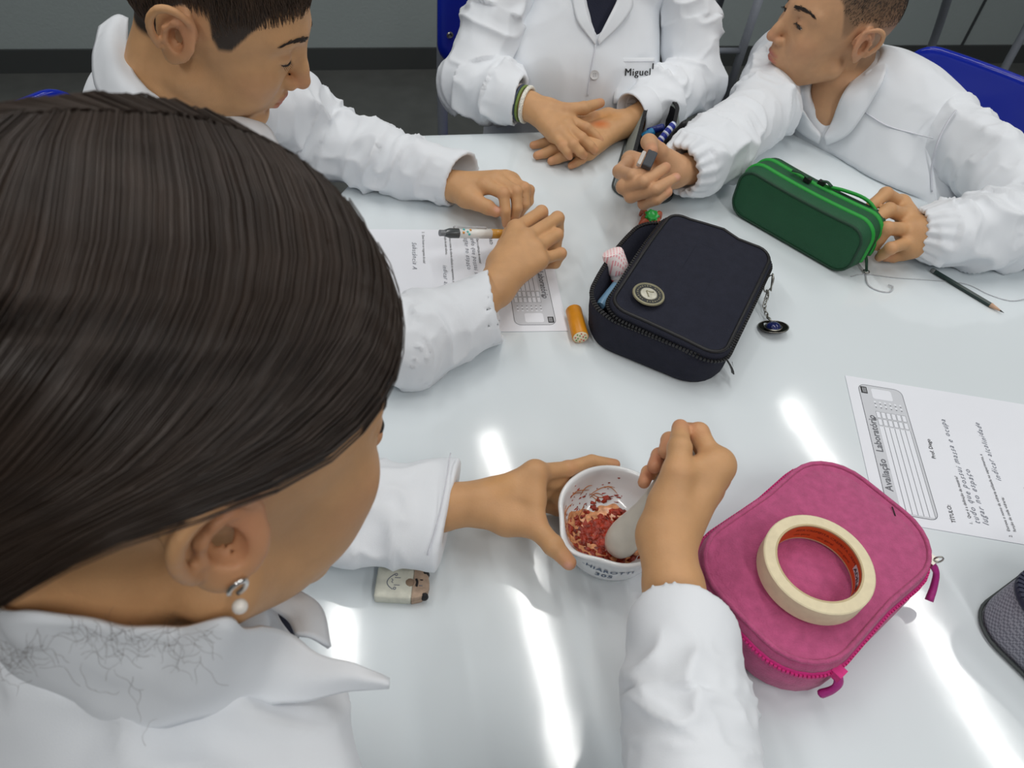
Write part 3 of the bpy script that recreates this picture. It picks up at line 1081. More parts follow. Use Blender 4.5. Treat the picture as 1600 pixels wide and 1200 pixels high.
# --- roll of masking tape
tp_ = empty('tape_roll', at(1265, 893, .068))
tag(tp_, 'cream roll of masking tape with an orange printed core lying on the pink case', 'tape')
tc_ = at(1266, 897, .0685)
RT_ = RP
MB().lathe([(.0366, .0), (.0452, .0), (.0462, .0008), (.0462, .0205), (.0452, .0213), (.0366, .0213), (.0366, .0)], tc_, 72, RT_, caps=False).build('tape_winding', mat('cream_paper_tape', srgb(226, 214, 180), .6, noise=(160, .05)), tp_, angle=35)
MB().lathe([(.0365, .0), (.0365, .0213), (.0350, .0213), (.0350, .0), (.0365, 0)], tc_, 72, RT_, caps=False).build('cardboard_core', mat('core_edge', srgb(196, 178, 140), .8), tp_, angle=35)
MB().lathe([(.0349, .0016), (.0349, .0197)], tc_, 72, RT_, caps=False).build('orange_print', mat('orange_print', srgb(206, 84, 24), .6, noise=(90, .08)), tp_)


def ring_text(s, size, a0, z, rad, material, name, parent, c, R, inward=True, bold=0.0):
    v, f = text_mesh(s, size, 0, bold)
    sgn = -1 if inward else 1
    P = [(rad * math.cos(a0 + sgn * p[0] / rad), rad * math.sin(a0 + sgn * p[0] / rad), z + p[1]) for p in v]
    raw_mesh(name, place(P, c, R), f, material, parent, smooth=False)


def ring_patch(a0, a1, z0, z1, rad, material, name, parent, c, R):
    mb = MB()
    A = np.linspace(a0, a1, 10)
    V = [(rad * math.cos(a), rad * math.sin(a), z) for a in A for z in (z0, z1)]
    mb.add(place(V, c, R), [(2 * i, 2 * i + 1, 2 * i + 3, 2 * i + 2) for i in range(9)])
    mb.build(name, material, parent)


for a0 in (.15, -.62):
    ring_patch(a0 - PA, a0 - PA - .58, .008, .0155, .0346, M_lprint, 'print_band', tp_, tc_, RT_)
    ring_text('ADELBRAS', .0066, a0 - PA - .04, .0095, .0343, M_black, 'core_lettering', tp_, tc_, RT_, True, .0001)
for a0 in (1.3, .75, 1.9):
    ring_text('FITA CREPE', .0042, a0 - PA, .0125, .0346, mat('dark_orange_print', srgb(120, 40, 10), .6), 'core_lettering', tp_, tc_, RT_)
    ring_text('uso geral', .0040, a0 - PA, .0060, .0346, mat('dark_orange_print', srgb(120, 40, 10), .6), 'core_lettering', tp_, tc_, RT_)

# --- grey mesh case cut by the right edge
M_mesh = mat('grey_mesh_fabric', srgb(112, 114, 126), rough=.8, weave=(420, srgb(150, 152, 162)))
gm = empty('pencil_case', at(1640, 1000, 0))
tag(gm, 'grey mesh case with a navy zip cut off by the right edge', 'pencil case')
RM = rot2(math.radians(-54))
mc = at(1522, 980, .0)
exm = RM[:, 0]
eym = RM[:, 1]
mcc = mc + exm * .095 + eym * .062
mcc[2] = T


def mfn(x, y, z):
    return (x, y * (1 - .12 * z / .055), z)


MB().loft([place(dring(.21, .13, .034, d, z, mfn), mcc, RM) for d, z in ((.012, .001), (.002, .004), (0, .012), (.0, .03), (.001, .050), (.003, .053))], True, False).build('case_body', M_mesh, gm)
MB().loft([place(dring(.21, .13, .034, d, z, mfn), mcc, RM) for d, z in ((.003, .0525), (.008, .0545), (.012, .0535), (.02, .053), (.04, .0532), (.064, .0532))], False, True).build('case_lid', mat('clear_vinyl', srgb(196, 196, 196), .12, spec=.6), gm)
MB().tube(place(dring(.21, .13, .034, .0035, .0545, mfn), mcc, RM), .0042, 8, closed=True).build('zip_tape', mat('navy_zip', srgb(34, 38, 60), .6), gm)
teeth(place(dring(.21, .13, .034, .0035, .0575, mfn), mcc, RM), True, .0045, (.003, .0075, .004)).build('zip_teeth', mat('navy_zip', srgb(34, 38, 60), .6), gm, smooth=False)
MB().tube(place(dring(.21, .13, .034, -.0005, .004, mfn), mcc, RM), .0016, 6, closed=True).build('piping', mat('dark_grey_piping', srgb(70, 76, 76), .8), gm)

# --- mortar and pestle
MC = np.array([.1105, .3855])
MK = 1.045
SPOUT = math.radians(223)
mor = empty('mortar', (MC[0], MC[1], T))
tag(mor, 'small white porcelain mortar smeared with red paste', 'mortar')
M_porc = mat('white_porcelain', srgb(228, 231, 233), rough=.12, spec=.5, coat=.3)


def spout(p, a):
    d = (a - SPOUT + math.pi) % (2 * math.pi) - math.pi
    k = math.exp(-(d / .30) ** 2) * max(0, (p[2] - .024) / .024) ** 1.5
    side = math.exp(-((abs(d) - .58) / .25) ** 2) * max(0, (p[2] - .024) / .024)
    s = 1 + .12 * k - .03 * side
    return np.array([p[0] * s, p[1] * s, p[2] - .0015 * k])


OUT_Z = [.0, .003, .010, .022, .034, .043, .0475]
OUT_R = [r * MK for r in (.0400, .0425, .0445, .0472, .0498, .0516, .0528)]
prof = [(.034, .0), (.0395, .0004), (.0425, .003), (.0445, .010), (.0472, .022), (.0498, .034), (.0516, .043), (.0526, .0462), (.0530, .0480), (.0526, .0494), (.0512, .0502), (.0494, .0496), (.0480, .0472), (.0468, .041), (.0440, .030), (.0392, .0200), (.0305, .0125), (.018, .0090), (.0005, .0082)]
prof = [(r * MK, z_) for r, z_ in prof]
MB().lathe(prof, (MC[0], MC[1], T + .0006), 72, None, spout).build('bowl', M_porc, mor)
M_blueprint = mat('blue_glaze', srgb(40, 74, 110), .3)


def wall_text(s, size, z0, arc):
    v, f = text_mesh(s, size, 0, .0002, 1.12)
    w = v[:, 0].max()
    ang0 = math.radians(262)
    P = []
    for p in v:
        zz = z0 + p[1] - arc * (2 * p[0] / w - 1) ** 2 * 0 - arc * ((p[0] / w - .5) * 2)
        r = np.interp(zz, OUT_Z, OUT_R) + .00035
        a = ang0 + (p[0] - w / 2) / r
        P.append((MC[0] + r * math.cos(a), MC[1] + r * math.sin(a), T + .0006 + zz))
    raw_mesh('glaze_lettering', P, f, M_blueprint, mor, smooth=False)


wall_text('CHIAROTTI', .0092, .0285, 0)
wall_text('305', .0105, .0155, 0)
# red paste: uneven film over the bottom and splashes
rng = np.random.default_rng(5)
M_paste = mat('red_paste', srgb(150, 42, 14), rough=.3, spec=.6, noise=(190, .6), bump=(320, .002))
M_paste2 = mat('orange_juice_film', srgb(214, 150, 104), rough=.25, noise=(260, .35))


BT = np.linspace(0, 1, 7)
BR_ = [r * MK for r in (.0005, .018, .0305, .0392, .0440, .0468, .0482)]
BZ_ = [.0082, .0090, .0125, .0200, .030, .041, .0475]


def bowl_pt(t, a, lift=.0005):
    """t: 0 at the bottom, 1 at the rim"""
    rr = np.interp(t, BT, BR_)
    zz = np.interp(t, BT, BZ_)
    nz = np.interp(t, np.linspace(0, 1, 7), [1, .95, .7, .4, .2, .15, .1])
    r2 = rr - lift * math.sqrt(max(0, 1 - nz * nz))
    return np.array([MC[0] + r2 * math.cos(a), MC[1] + r2 * math.sin(a), T + .0006 + zz + lift * nz])


def blob(t0, a0, rt, ra, lift, mb, n=11):
    ph = rng.uniform(0, 6.28, 4)
    ring = []
    cen = bowl_pt(t0, a0, lift * 1.6)
    for k in range(n):
        a = 2 * math.pi * k / n
        w = 1 + .35 * math.sin(2 * a + ph[0]) + .25 * math.sin(3 * a + ph[1]) + .15 * math.sin(5 * a + ph[2])
        ring.append((t0 + rt * w * math.sin(a), a0 + ra * w * math.cos(a)))
    V = [cen] + [bowl_pt(np.clip(t0 + (t - t0) * .7, 0, .97), a0 + (b - a0) * .7, lift) for t, b in ring] + [bowl_pt(np.clip(t, 0, .97), b, .0001) for t, b in ring]
    F = [(0, 1 + k, 1 + (k + 1) % n) for k in range(n)] + [(1 + k, 1 + n + k, 1 + n + (k + 1) % n, 1 + (k + 1) % n) for k in range(n)]
    mb.add(V, F)


V, F = [], []
NA, NT = 96, 22
for j in range(NT):
    for i in range(NA):
        a = 2 * math.pi * i / NA
        lim = .38 + .05 * math.sin(a * 2 + 1) + .03 * math.sin(5 * a) + .02 * math.sin(13 * a + 2) + .16 * max(0, math.cos(a - math.radians(215)))
        t = lim * j / (NT - 1)
        V.append(bowl_pt(t, a, .0009 * max(.10, 1 - j / (NT - 1)) * (1 + .5 * math.sin(i * 1.7 + j) * math.sin(j * 1.3 + i * .4))))
for j in range(NT - 1):
    for i in range(NA):
        F.append((j * NA + i, j * NA + (i + 1) % NA, (j + 1) * NA + (i + 1) % NA, (j + 1) * NA + i))
film = raw_mesh('juice_film', V, F, M_paste2, mor)


def wblob(t0, a0, size, lift, mb, stretch=1.0, n=10):
    r = max(.006, np.interp(t0, BT, BR_))
    blob(t0, a0, size / .075, size * stretch / r, lift, mb, n)


mb = MB()
for k in range(300):                                    # mashed pulp, thickest low down on the left
    t0 = abs(rng.normal(0, .24)) + .02
    a0 = rng.uniform(0, 6.28)
    if t0 > .62: continue
    keep = .35 + .65 * max(0, math.cos(a0 - math.radians(225)))
    if t0 > .2 and rng.random() > keep: continue
    wblob(t0, a0, rng.uniform(.0012, .0042), rng.uniform(.0008, .0022), mb, rng.uniform(.7, 2.0))
paste = mb.build('red_paste', M_paste, mor)
paste['kind'] = 'stuff'
mb = MB()
for k in range(120):
    a0 = math.radians(rng.uniform(70, 290))
    t0 = rng.uniform(.40, .86)
    if rng.random() < (t0 - .35): continue
    wblob(t0, a0, rng.uniform(.0003, .0010), .0005, mb, rng.uniform(.8, 4.0), 7)
sp_ = mb.build('splashes', M_paste, mor)
sp_['kind'] = 'stuff'
mb = MB()
for k in range(26):                                     # thin smears left by the stirring
    a0 = math.radians(rng.uniform(80, 280))
    t0 = rng.uniform(.42, .70)
    da = rng.uniform(.2, .7)
    tt = [bowl_pt(t0 + .06 * math.sin(u * 3 + k), a0 + da * u, .0002) for u in np.linspace(0, 1, 9)]
    mb.tube(tt, .0003 + .0004 * np.sin(np.linspace(0, 3.14, 9)), 4, flat=.4)
sm_ = mb.build('smears', mat('thin_smear', srgb(190, 120, 70), .3, noise=(300, .3)), mor)
sm_['kind'] = 'stuff'

pes = empty('pestle', at(975, 850, .02))
tag(pes, 'white porcelain pestle held in the fist over the mortar', 'pestle')
e0 = np.array([.1190, .3700, T + .0290])
e1 = at(1066, 716, .128)
ed = (e1 - e0) / np.linalg.norm(e1 - e0)
EX = np.cross(ed, (0, 0, 1))
EX /= np.linalg.norm(EX)
RE = np.c_[EX, np.cross(ed, EX), ed]
MB().lathe([(.0005, -.0160), (.006, -.0152), (.0115, -.0115), (.0150, -.005), (.0160, .002), (.0158, .010), (.0142, .020), (.0115, .032), (.0092, .045), (.0085, .06), (.009, .09), (.0098, .105), (.010, .112), (.008, .118), (.0005, .12)], e0, 36, RE).build('pestle_body', mat('worn_porcelain', srgb(205, 202, 192), .3, noise=(90, .05)), pes)

# --- worn eraser with a drawn face
er = empty('eraser', at(625, 915, 0))
tag(er, 'worn cream eraser with a pencilled smiley face and a brown tip', 'eraser')
ea, eb = at(586, 928, .0), at(657, 932, .0)
exr = (eb - ea) / np.linalg.norm(eb - ea)
RR = frame_R(exr)
ec = (at(586, 897, .011) + at(586, 928, .011)) / 2
ec[2] = T
mid = at(627, 910, .012)
cE = np.array([mid[0], mid[1], T])


def erf(x, y, z):
    return (x, y, z)


MB().loft([place(dring(.033, .030, .0025, d, z), cE - exr * .006, RR) for d, z in ((.0012, .0004), (0, .0015), (0, .0105), (.0012, .0118), (.006, .0122))]).build('eraser_body', mat('cream_rubber', srgb(214, 214, 200), .7, noise=(140, .10)), er)
tip = [(.0105, -.015), (.0105, .015), (.018, .0135), (.0235, .008), (.0250, .001), (.0240, -.006), (.019, -.0125)]
MB().loft([place([(x * 1.0 - k * .0, y * (1 - k * .02), z) for x, y in tip[::-1]], cE, RR) for z, k in ((.0004, 1), (.002, 0), (.0098, 0), (.0116, 2))]).build('brown_tip', mat('brown_grubby_rubber', srgb(176, 152, 132), .75, noise=(200, .2)), er, angle=40)
MB().sphere(place([(.0215, -.0100, .007)], cE, RR)[0], (.0038, .0030, .0055), 12, 8, RR).build('black_smudge', M_black, er)
MB().sphere(place([(.0205, .0112, .007)], cE, RR)[0], (.0038, .0030, .0055), 12, 8, RR).build('black_smudge', M_black, er)
MB().sphere(place([(.0075, .0005, .0119)], cE, RR)[0], (.0042, .0040, .0008), 12, 6, RR).build('brown_stain', mat('brown_stain', srgb(146, 124, 104), .8), er)


def draw(pts, r=.00035):
    return MB().tube(place(spline([(x, y, .0124) for x, y in pts], 16), cE, RR), r, 5)


draw([(-.0065, .0075), (-.0105, .004), (-.0125, -.0002), (-.011, -.004), (-.007, -.0072)], .00045).build('drawn_smile', M_pen, er)
draw([(-.0062, .0042), (-.001, .0042)]).build('drawn_eye', M_pen, er)
draw([(-.0062, -.003), (-.001, -.003)]).build('drawn_eye', M_pen, er)
draw([(-.009, .003), (-.0075, .0015), (-.0085, .0), (-.0072, -.001)]).build('drawn_nose', M_pen, er)
MB().tube(place(spline([(-.0052 + .0011 * math.cos(a), .0072 + .0011 * math.sin(a), .0124) for a in np.linspace(0, 6, 9)], 14), cE, RR), .0004, 5).build('drawn_cheek', M_pen, er)
MB().tube(place(spline([(-.0052 + .0011 * math.cos(a), -.0062 + .0011 * math.sin(a), .0124) for a in np.linspace(0, 6, 9)], 14), cE, RR), .0004, 5).build('drawn_cheek', M_pen, er)
MB().tube(place(spline([(.0130, .004, .0121), (.0142, .001, .0122), (.0138, -.003, .0121)], 10), cE, RR), .0011, 6).build('drawn_mark', M_black, er)
MB().tube(place([(.0165, .0035, .0120), (.0190, .0035, .0118)], cE, RR), .0005, 5).build('drawn_mark', M_black, er)
MB().tube(place([(.0160, -.002, .0120), (.0190, -.002, .0118)], cE, RR), .0004, 5).build('drawn_mark', M_pen, er)

# --- orange fruit-cane stick
og = empty('clay_stick', at(893, 505, 0))
tag(og, 'short orange clay stick with a spotted cut end beside the navy case', 'clay stick')
o0, o1 = at(896, 484, .0105), at(907, 527, .0105)
od = (o1 - o0) / np.linalg.norm(o1 - o0)
oL = np.linalg.norm(o1 - o0)
MB().tube([o0, o0 + od * .0015, o0 + od * (oL - .0006), o0 + od * oL], [.0088, .0102, .0102, .0098], 24).build('orange_skin', mat('orange_clay', srgb(214, 140, 26), .4, noise=(120, .06)), og, angle=50)
RO = np.c_[np.cross(od, (0, 0, 1)) / np.linalg.norm(np.cross(od, (0, 0, 1))), np.cross(od, np.cross(od, (0, 0, 1))) / np.linalg.norm(np.cross(od, (0, 0, 1))), od]
MB().lathe([(.0092, 0), (.0090, .0006), (.0005, .0008)], o1, 24, RO).build('cream_end', mat('cream_clay', srgb(236, 226, 196), .5), og)
for k, (rr_, n_, ph) in enumerate(((.0065, 8, 0), (.0033, 4, .4))):
    for i in range(n_):
        a = 2 * math.pi * i / n_ + ph
        cc_ = [srgb(196, 40, 30), srgb(70, 150, 50), srgb(220, 120, 40)][(i + k) % 3]
        MB().sphere(place([(rr_ * math.cos(a), rr_ * math.sin(a), .0009)], o1, RO)[0], (.0011, .0011, .0003), 8, 5, RO).build('colour_dot', mat('dot_%d' % ((i + k) % 3), cc_, .5), og)

# ------------------------------------------------------------------ bodies: distance fields turned into meshes
class Field:
    def __init__(self, lo, hi, h):
        self.lo = np.array(lo, float)
        self.h = h
        self.n = np.ceil((np.array(hi, float) - self.lo) / h).astype(int) + 1
        self.ax = [self.lo[i] + h * np.arange(self.n[i]) for i in range(3)]
        self.D = np.full(tuple(self.n), .08, dtype=np.float32)

    def _sub(self, lo, hi):
        a = np.maximum(0, np.floor((np.array(lo) - self.lo) / self.h).astype(int))
        b = np.minimum(self.n, np.ceil((np.array(hi) - self.lo) / self.h).astype(int) + 1)
        if (b <= a).any(): return None
        sl = tuple(slice(a[i], b[i]) for i in range(3))
        X = self.ax[0][sl[0]][:, None, None]
        Y = self.ax[1][sl[1]][None, :, None]
        Z = self.ax[2][sl[2]][None, None, :]
        return sl, X, Y, Z

    def _mix(self, sl, d, k, sub):
        A = self.D[sl]
        d = d.astype(np.float32)
        if sub:
            d = -d
            if k > 0:
                t = np.clip(.5 - .5 * (A - d) / k, 0, 1)
                self.D[sl] = A + (d - A) * t + k * t * (1 - t)
            else:
                self.D[sl] = np.maximum(A, d)
        else:
            if k > 0:
                t = np.clip(.5 + .5 * (A - d) / k, 0, 1)
                self.D[sl] = A + (d - A) * t - k * t * (1 - t)
            else:
                self.D[sl] = np.minimum(A, d)

    def cap(self, a, b, ra, rb=None, k=.004, sub=False, flat=None):
        """round cone from a to b; flat=(axis vector, factor): squeezed along the axis"""
        rb = ra if rb is None else rb
        a, b = np.array(a, float), np.array(b, float)
        R = max(ra, rb)
        m = R * (1.0 if flat is None else max(1, flat[1])) + k + 3 * self.h
        s = self._sub(np.minimum(a, b) - m, np.maximum(a, b) + m)
        if s is None: return self
        sl, X, Y, Z = s
        ab = b - a
        L = ab @ ab + 1e-12
        t = np.clip(((X - a[0]) * ab[0] + (Y - a[1]) * ab[1] + (Z - a[2]) * ab[2]) / L, 0, 1)
        dx, dy, dz = X - a[0] - t * ab[0], Y - a[1] - t * ab[1], Z - a[2] - t * ab[2]
        q = dx * dx + dy * dy + dz * dz
        f = 1.0
        if flat is not None:
            n = np.array(flat[0], float)
            n /= np.linalg.norm(n)
            f = flat[1]
            c = dx * n[0] + dy * n[1] + dz * n[2]
            q = q - c * c + (c / f) ** 2
        d = np.sqrt(q) - (ra + (rb - ra) * t)
        if f < 1: d = d * (f + (1 - f) * .5)
        self._mix(sl, d, k, sub)
        return self

    def chain(self, pts, rs, k=.004, sub=False, flat=None):
        for i in range(len(pts) - 1):
            self.cap(pts[i], pts[i + 1], rs[i], rs[i + 1], k, sub, flat)
        return self

    def ell(self, c, r, R=None, k=.004, sub=False):
        c = np.array(c, float)
        r = np.array(r, float) if np.ndim(r) else np.array([r, r, r], float)
        m = r.max() + k + 3 * self.h
        s = self._sub(c - m, c + m)
        if s is None: return self
        sl, X, Y, Z = s
        X, Y, Z = X - c[0], Y - c[1], Z - c[2]
        if R is not None:
            R = np.array(R)
            x = R[0, 0] * X + R[1, 0] * Y + R[2, 0] * Z
            y = R[0, 1] * X + R[1, 1] * Y + R[2, 1] * Z
            z = R[0, 2] * X + R[1, 2] * Y + R[2, 2] * Z
        else:
            x, y, z = np.broadcast_arrays(X, Y, Z)
        k0 = np.sqrt((x / r[0]) ** 2 + (y / r[1]) ** 2 + (z / r[2]) ** 2)
        k1 = np.sqrt((x / r[0] ** 2) ** 2 + (y / r[1] ** 2) ** 2 + (z / r[2] ** 2) ** 2) + 1e-9
        self._mix(sl, k0 * (k0 - 1) / k1, k, sub)
        return self

    def cut_table(self, gap=.0012, k=.004):
        """take the table's volume away"""
        s = self._sub([-9] * 3, [9] * 3)
        sl, X, Y, Z = s
        d = np.abs(Z - (T - .013)) - (.013 + gap)
        V = HEX
        for i in range(6):
            a, b = V[i], V[(i + 1) % 6]
            e = (b - a) / np.linalg.norm(b - a)
            n = np.array([-e[1], e[0]])
            if n @ (HEXC - a) > 0: n = -n
            d = np.maximum(d, (X - a[0]) * n[0] + (Y - a[1]) * n[1] - .003)
        self._mix(sl, np.broadcast_to(d, self.D.shape), k, True)
        return self

    def plane(self, p, n, k=0.0):
        """keep the side the normal points away from"""
        n = np.array(n, float) / np.linalg.norm(n)
        sl, X, Y, Z = self._sub([-9] * 3, [9] * 3)
        d = -((X - p[0]) * n[0] + (Y - p[1]) * n[1] + (Z - p[2]) * n[2])
        self._mix(sl, np.broadcast_to(d, self.D.shape), k, True)
        return self

    def mesh(self, smooth=2):
        D = self.D
        s = D < 0
        nx, ny, nz = D.shape
        cnt = np.zeros((nx - 1, ny - 1, nz - 1), np.int8)
        for o in np.ndindex(2, 2, 2):
            cnt += s[o[0]:nx - 1 + o[0], o[1]:ny - 1 + o[1], o[2]:nz - 1 + o[2]]
        mask = (cnt > 0) & (cnt < 8)
        I = np.argwhere(mask)
        acc = np.zeros((len(I), 3))
        num = np.zeros(len(I))
        cor = list(np.ndindex(2, 2, 2))
        for a in cor:
            for ax_ in range(3):
                if a[ax_] == 1: continue
                b = list(a)
                b[ax_] = 1
                v0 = D[I[:, 0] + a[0], I[:, 1] + a[1], I[:, 2] + a[2]].astype(float)
                v1 = D[I[:, 0] + b[0], I[:, 1] + b[1], I[:, 2] + b[2]].astype(float)
                c = (v0 < 0) != (v1 < 0)
                t = np.where(c, v0 / np.where(c, v0 - v1, 1), 0)
                for q in range(3):
                    acc[:, q] += np.where(c, a[q] + (t if q == ax_ else 0), 0)
                num += c
        V = self.lo + self.h * (I + acc / num[:, None])
        vid = np.full(mask.shape, -1, np.int64)
        vid[mask] = np.arange(len(I))
        Q = []
        for ax_ in range(3):
            o1, o2 = [(1, 2), (2, 0), (0, 1)][ax_]
            lo_s = [slice(None)] * 3
            hi_s = [slice(None)] * 3
            lo_s[ax_] = slice(0, -1)
            hi_s[ax_] = slice(1, None)
            cr = s[tuple(lo_s)] != s[tuple(hi_s)]
            ids = np.argwhere(cr)
            ok = (ids[:, o1] > 0) & (ids[:, o2] > 0) & (ids[:, o1] < D.shape[o1] - 1) & (ids[:, o2] < D.shape[o2] - 1)
            ids = ids[ok]
            ins = s[ids[:, 0], ids[:, 1], ids[:, 2]]

            def cell(d1, d2):
                c = ids.copy()
                c[:, o1] += d1
                c[:, o2] += d2
                return vid[c[:, 0], c[:, 1], c[:, 2]]
            q = np.c_[cell(-1, -1), cell(0, -1), cell(0, 0), cell(-1, 0)]
            q[~ins] = q[~ins][:, ::-1]
            Q.append(q)
        Q = np.vstack(Q)
        Q = Q[(Q >= 0).all(1)]
        for _ in range(smooth): V = relax(V, Q, .5)
        return V, Q


def relax(V, Q, f=.5):
    acc = np.zeros_like(V)
    num = np.zeros(len(V))
    for i in range(4):
        a, b = Q[:, i], Q[:, (i + 1) % 4]
        for q in range(3):
            acc[:, q] += np.bincount(a, V[b, q], len(V)) + np.bincount(b, V[a, q], len(V))
        num += np.bincount(a, minlength=len(V)) + np.bincount(b, minlength=len(V))
    return V + f * (acc / np.maximum(num, 1)[:, None] - V)


def normals(V, Q):
    n = np.cross(V[Q[:, 2]] - V[Q[:, 0]], V[Q[:, 3]] - V[Q[:, 1]])
    N = np.zeros_like(V)
    for i in range(4):
        for q in range(3): N[:, q] += np.bincount(Q[:, i], n[:, q], len(V))
    return N / (np.linalg.norm(N, axis=1)[:, None] + 1e-12)


_lat = np.random.default_rng(11).random((32, 32, 32))


def vnoise(P):
    P = np.asarray(P, float)
    i = np.floor(P).astype(int)
    f = P - i
    f = f * f * (3 - 2 * f)
    out = 0
    for o in np.ndindex(2, 2, 2):
        w = np.prod([f[:, q] if o[q] else 1 - f[:, q] for q in range(3)], axis=0)
        out = out + w * _lat[(i[:, 0] + o[0]) % 32, (i[:, 1] + o[1]) % 32, (i[:, 2] + o[2]) % 32]
    return out


def joined(meshes):
    V, Q, n = [], [], 0
    for v, q in meshes:
        V.append(v)
        Q.append(q + n)
        n += len(v)
    return np.vstack(V), np.vstack(Q)


def bounds(pts, m):
    P = np.array(pts)
    return P.min(0) - m, P.max(0) + m


def folds(V, Q, segs, amp=.004, freq=38., seed=0, keep=None):
    """creases round the sleeves: segs = [(a, b, amp factor)]"""
    N = normals(V, Q)
    best = np.full(len(V), 9.)
    disp = np.zeros(len(V))
    for j, (a, b, af) in enumerate(segs):
        a, b = np.array(a), np.array(b)
        ab = b - a
        L = np.linalg.norm(ab)
        t = np.clip((V - a) @ ab / L ** 2, 0, 1)
        rv = V - a - t[:, None] * ab
        r = np.linalg.norm(rv, axis=1)
        u = np.cross(ab, (0.3, 0.5, .8))
        u /= np.linalg.norm(u)
        w = np.cross(ab / L, u)
        an = np.arctan2(rv @ w, rv @ u)
        s = t * L
        c = np.c_[np.cos(an), np.sin(an)]
        sk = s + .012 * np.sin(an + seed * 1.7 + j) + .010 * vnoise(np.c_[s * 20, c * 1.5 + seed]) 
        r1 = 1 - np.abs(2 * vnoise(np.c_[sk * freq + seed * 7.3 + j * 3, c * .95 + 5 + seed]) - 1)
        r2 = 1 - np.abs(2 * vnoise(np.c_[sk * freq * 1.9 + seed * 3.1, c * 1.6 + 11 + j]) - 1)
        joint = np.exp(-(np.minimum(s if j else s + .03, L - s if j < len(segs) - 1 else s + .05) / .05) ** 2)
        d = amp * af * (.55 + .6 * joint) * (r1 ** 3 - .25 + .45 * (r2 ** 3 - .25))
        m = r < best
        disp = np.where(m, d, disp)
        best = np.where(m, r, best)
    fade = np.clip((.075 - best) / .02, 0, 1)
    if keep is not None: disp = disp * keep(V)
    return V + N * (disp * fade)[:, None]


def drape(V, Q, amp, sx, sy, sz, R=None, seed=0., ridged=True):
    """broad cloth folds: noise stretched along one direction"""
    N = normals(V, Q)
    P = V @ R if R is not None else V
    q = np.c_[P[:, 0] * sx, P[:, 1] * sy, P[:, 2] * sz] + seed
    w = vnoise(q * .7 + 9) * 1.5
    n = vnoise(q + w[:, None])
    d = (1 - np.abs(2 * n - 1) * 1.6) if ridged else (n - .5) * 2
    return V + N * (amp * d)[:, None]


SK = np.array(srgb(202, 156, 118))
SKR = np.array(srgb(200, 128, 104))
SKO = np.array(srgb(199, 153, 109))


def paint(V, base, spots):
    C = np.tile(np.array(base, float), (len(V), 1))
    n = vnoise(V * 60)[:, None] * .5 + vnoise(V * 140)[:, None] * .5
    C = C * (.95 + .1 * n)
    for c, r, col, s in spots:
        d = np.linalg.norm((V - np.array(c)) / np.array(r), axis=1)
        w = np.clip(np.clip(1 - d, 0, 1) ** .8 * s, 0, .92)[:, None]
        C = C * (1 - w) + np.array(col) * w
    return C


def hand(fore, wrist, fingers, thumb, h=.0016, palm=(), k_palm=.012, base=SK, red=.45, fr=(.0088, .0078, .0070, .0060), tr=(.0125, .0105, .0088, .0066),
         extra=None, spots=(), table=True, wr=.0165, nails=()):
    """fore: [(point, radius)...] ending at the wrist; fingers: lists of joints from knuckle to tip; thumb the same"""
    pts = [p for p, r in fore] + [wrist] + [p for f in fingers for p in f] + list(thumb)
    lo, hi = bounds(pts, .034)
    F = Field(lo, hi, h)
    F.chain([p for p, r in fore] + [wrist], [r for p, r in fore] + [wr], .006)
    for f in fingers:
        F.cap(wrist, f[0], wr * .82, fr[0] * 1.12, k_palm)
        mid = (np.array(wrist) * .35 + np.array(f[0]) * .65)
        F.cap(mid, f[0], fr[0] * 1.15, fr[0] * 1.12, .006)
    for i in range(len(fingers) - 1):
        F.cap(fingers[i][0], fingers[i + 1][0], fr[0] * .85, fr[0] * .85, .008)
    for p in palm: F.cap(*p)
    if len(thumb):
        F.cap(wrist, thumb[0], wr * .8, tr[0], .012)
        F.cap(thumb[0], thumb[1], tr[0], tr[1], .010)
        F.chain(thumb[1:], tr[1:len(thumb)], .0025)
        F.ell(thumb[-2], tr[-2] * 1.04, None, .003)
    for fi, f in enumerate(fingers):
        s = [.98, 1.03, .98, .86][fi] if len(fingers) == 4 else 1
        rs = [r * s for r in fr][:len(f)]
        F.cap(f[0], f[1], rs[0], rs[1], .0045)
        if len(f) > 2: F.chain(f[1:], rs[1:], .0016)
        F.ell(f[0], rs[0] * 1.10, None, .005)
        F.ell(f[1], rs[1] * 1.06, None, .003)
    if extra: extra(F)
    if table: F.cut_table(.0005, .002)
    V, Q = F.mesh(2)
    sp = []
    for f in fingers:
        sp += [(f[0], .014, SKR, red * .5), (f[1], .011, SKR, red), (f[-1], .013, SKR, red)]
    if len(thumb): sp += [(thumb[-1], .016, SKR, red), (thumb[1], .014, SKR, red * .5)]
    for (c, r) in nails: sp.append((c, r, srgb(214, 160, 146), .8))
    return V, Q, paint(V, base, sp + list(spots))


def tube_body(segs, h=.008):
    """hidden limbs and trunk that link the visible skin"""
    pts = [p for s in segs for p, r in s]
    lo, hi = bounds(pts, .13)
    F = Field(lo, hi, h)
    for s in segs: F.chain([p for p, r in s], [r for p, r in s], .02)
    return F.mesh(2)


# ------------------------------------------------------------------ heads
SKULL_C, SKULL_R = np.array([-.006, 0, .040]), np.array([.087, .073, .084])


